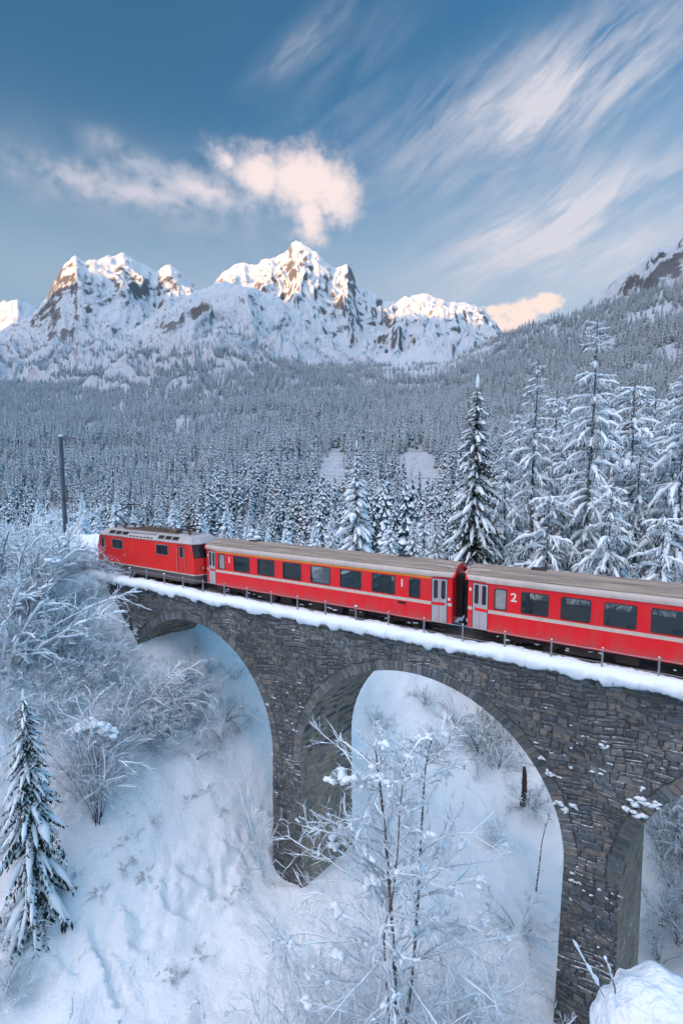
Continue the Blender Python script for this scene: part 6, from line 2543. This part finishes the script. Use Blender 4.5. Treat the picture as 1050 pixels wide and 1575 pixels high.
def build_snow_lumps():
    # fallen clods and small drifts on the open slope
    rg = np.random.default_rng(17)
    r_ = random.Random(17)
    mb = MB()
    n = 0
    px = rg.uniform(100, 470, 1500)
    py = rg.uniform(1180, 1575, 1500)
    d = FW[None, :] + RT[None, :] * ((px - 525) / FPX)[:, None] + UP[None, :] * ((787.5 - py) / FPX)[:, None]
    t = (-16.5 - CAM[2]) / d[:, 2]
    x, y = CAM[0] + d[:, 0] * t, CAM[1] + d[:, 1] * t
    z = path_detail(x, y, H(x, y))
    cl = fbm(x / 1.7, y / 1.7, 3, 95)
    for i in range(len(x)):
        if y[i] > -1.6 or cl[i] < 0.52 or n > 130:
            continue
        r = 0.03 + 0.09 * r_.random() ** 3
        blob(mb, (x[i], y[i], z[i] + r * 0.15), (r * r_.uniform(.8, 1.6), r * r_.uniform(.8, 1.6), r * r_.uniform(.5, .9)), r_, rough=0.6)
        n += 1
    o = mb.build('snow_clods', MAT_SNOW, smooth=True)
    tag(o, 'small clods of snow scattered over the slope beside the path', 'snow', kind='stuff')


build_snow_lumps()


# ------------------------------------------------------------------ snow-capped rock and stalks beside the camera
def build_foreground_rock():
    d = ray(1078, 1640)
    c = CAM + d * 3.1
    root = empty('snow_covered_rock', tuple(c - np.array([0, 0, 0.9])))
    tag(root, 'rounded rock under thick smooth snow in the lower right corner', 'rock')
    import bmesh
    for nm, rr, mt, dz in (('snow_cover', (0.62, 0.62, 0.42), MAT_SNOW, 0.78), ('rock', (0.6, 0.6, 0.8), MAT_MORTAR, 0.35)):
        bm = bmesh.new()
        bmesh.ops.create_icosphere(bm, subdivisions=5 if nm == 'snow_cover' else 3, radius=1.0)
        v = np.array([q.co[:] for q in bm.verts])
        n = (fbm(v[:, 0] * 1.6 + 5, v[:, 1] * 1.6 + v[:, 2], 4, 9) - 0.5)
        n2 = (fbm(v[:, 0] * 6 + 5, v[:, 1] * 6 + v[:, 2] * 5, 3, 19) - 0.5)
        v = v * (1 + 0.42 * n + 0.07 * n2)[:, None] * np.array(rr)[None, :]
        v[:, 2] += dz
        for q, co in zip(bm.verts, v):
            q.co = co
        me = bpy.data.meshes.new(nm)
        bm.to_mesh(me)
        bm.free()
        me.materials.append(mt)
        me.polygons.foreach_set('use_smooth', np.ones(len(me.polygons), dtype=bool))
        o = bpy.data.objects.new(nm, me)
        COL.objects.link(o)
        o.parent = root
    rg = np.random.default_rng(8)
    for k, pts in enumerate((((948, 1590), (930, 1535), (905, 1490), (880, 1445)), ((952, 1560), (945, 1520), (936, 1490), (928, 1470)))):
        P = np.stack([CAM + ray(*p) * (3.2 + 0.1 * k) for p in pts])
        base = P[0].copy()
        P = P - base
        P[0] -= np.array([0, 0, 0.35])
        r = empty('bare_stalk', tuple(base))
        tag(r, ('long snow-dusted stalk leaning left beside the snowy rock', 'short snow-dusted stalk standing beside the snowy rock')[k], 'stalk')
        u = np.linspace(0, 3, 16)
        Q = np.stack([np.interp(u, range(4), P[:, i]) for i in range(3)], -1)[None]
        t, s = GM(), GM()
        t.add(*tubes(Q, np.linspace(0.007, 0.003, 16)[None], 5))
        Pc, Dc, Lc, _, _ = children(rg, Q, np.array([1.0]), 3, 0.3, 0.9, 0.5, 0.16, 0.2)
        Sc = sweep(rg, Pc, Dc, Lc, 4, 0.05, 0)
        t.add(*tubes(Sc, taper(Lc, 4, 0.004, 0.002), 4))
        snow_on(rg, s, Q, np.clip(np.abs(rg.normal(0.008, 0.006, (1, 16))), 0.002, 0.02), 1.0, 5, 0.5, 0.7)
        t.build('stem', MAT_TWIGBARK, r, smooth=True)
        s.build('snow', MAT_TSNOW, r, smooth=True)


build_foreground_rock()


# ------------------------------------------------------------------ catenary mast, wires, hut
MAT_MAST = mat_plain('mast_paint', (0.10, 0.13, 0.16), 0.5, 0.3, 0.2, 4)


def build_mast():
    x, y = -14.0, -1.75
    root = empty('catenary_mast', (x, y, 0.0))
    tag(root, 'tall grey steel catenary mast beside the track behind the locomotive', 'mast')
    b = MB()
    b.box(-0.11, 0.11, -0.13, -0.105, -0.5, 11.45)
    b.box(-0.11, 0.11, 0.105, 0.13, -0.5, 11.45)
    b.box(-0.09, 0.09, -0.104, 0.104, -0.5, 11.4)
    b.build('pole', MAT_MAST, root)
    b = MB()
    b.tube([(0, 0.1, 11.25), (0.0, 1.2, 11.42)], 0.05, 6)
    b.tube([(0.1, 0, 11.35), (1.0, 0.1, 11.45)], 0.045, 6)
    b.build('top_bracket', MAT_MAST, root)
    b = MB()
    b.tube([(0, 0.1, 7.4), (0, 3.2, 7.9)], 0.035, 6)
    b.tube([(0, 0.1, 6.2), (0, 3.0, 7.8)], 0.035, 6)
    b.tube([(0, 2.4, 7.5), (0, 3.3, 6.1)], 0.025, 6)
    b.build('cantilever', MAT_MAST, root)
    for p in ((0.22, 0.0, 6.4), (1.0, 0.1, 11.2), (0, 1.2, 11.2)):
        b = MB()
        for k in range(4):
            b.cyl((p[0], p[1], p[2] - 0.15 + k * 0.1), 'z', 0.09, 0.05, 10)
        b.build('insulator', MAT_INSUL, root)
    b = MB()
    blob(b, (0, 0, 11.5), (0.2, 0.2, 0.16), random.Random(3))
    b.build('snow_cap', MAT_TSNOW, root, smooth=True)

    def wire(nm, lab, p, q, sag, r):
        b = MB()
        pts = []
        for k in range(25):
            t = k / 24
            pts.append((p[0] + (q[0] - p[0]) * t, p[1] + (q[1] - p[1]) * t, p[2] + (q[2] - p[2]) * t - sag * 4 * t * (1 - t)))
        b.tube(pts, r, 4)
        tag(b.build(nm, MAT_UNDER), lab, 'wire')
    wire('feeder_wire', 'upper thin feeder wire crossing in front of the larches', (x, y + 1.2, 11.1), (46, 3.2, 10.2), 0.9, 0.008)
    wire('feeder_wire', 'lower thin feeder wire crossing in front of the larches', (x + 1.0, y + 0.1, 9.2), (46, 4.4, 8.4), 0.5, 0.008)
    wire('contact_wire', 'thin contact wire above the train roofs', (-40, 1.325, 5.92), (46, 1.325, 5.92), 0.0, 0.008)


build_mast()


def build_hut():
    g = on_ground(136, 670)
    root = empty('mountain_hut', tuple(g), YAW + 0.3)
    tag(root, 'tiny dark wooden hut with a snowy roof in the far forest clearing', 'hut')
    wood = mat_plain('dark_wood', (0.07, 0.045, 0.03), 0.9)
    s = 1.0
    b = MB()
    b.poly([(-7, -4, -2), (7, -4, -2), (7, 4, -2), (-7, 4, -2), (-7, -4, 5), (7, -4, 5), (7, 4, 5), (-7, 4, 5), (-7, 0, 8), (7, 0, 8)], [(0, 1, 5, 4), (2, 3, 7, 6), (0, 4, 8, 7, 3), (1, 2, 6, 9, 5)])
    b.build('wall', wood, root)
    b = MB()
    for sg in (-1, 1):
        b.poly([(-8, 5 * sg, 4.3), (8, 5 * sg, 4.3), (8, 0, 8.3), (-8, 0, 8.3), (-8, 5 * sg, 5.1), (8, 5 * sg, 5.1), (8, 0, 9.1), (-8, 0, 9.1)], [(0, 1, 2, 3), (4, 7, 6, 5), (0, 4, 5, 1), (0, 3, 7, 4), (1, 5, 6, 2)])
    b.build('roof', MAT_TSNOW, root)
    for x in (-4, 0, 4):
        b = MB()
        b.box(x - 0.7, x + 0.7, -4.05, -3.95, 1.5, 3.3)
        b.build('window', MAT_DGLASS, root)


build_hut()
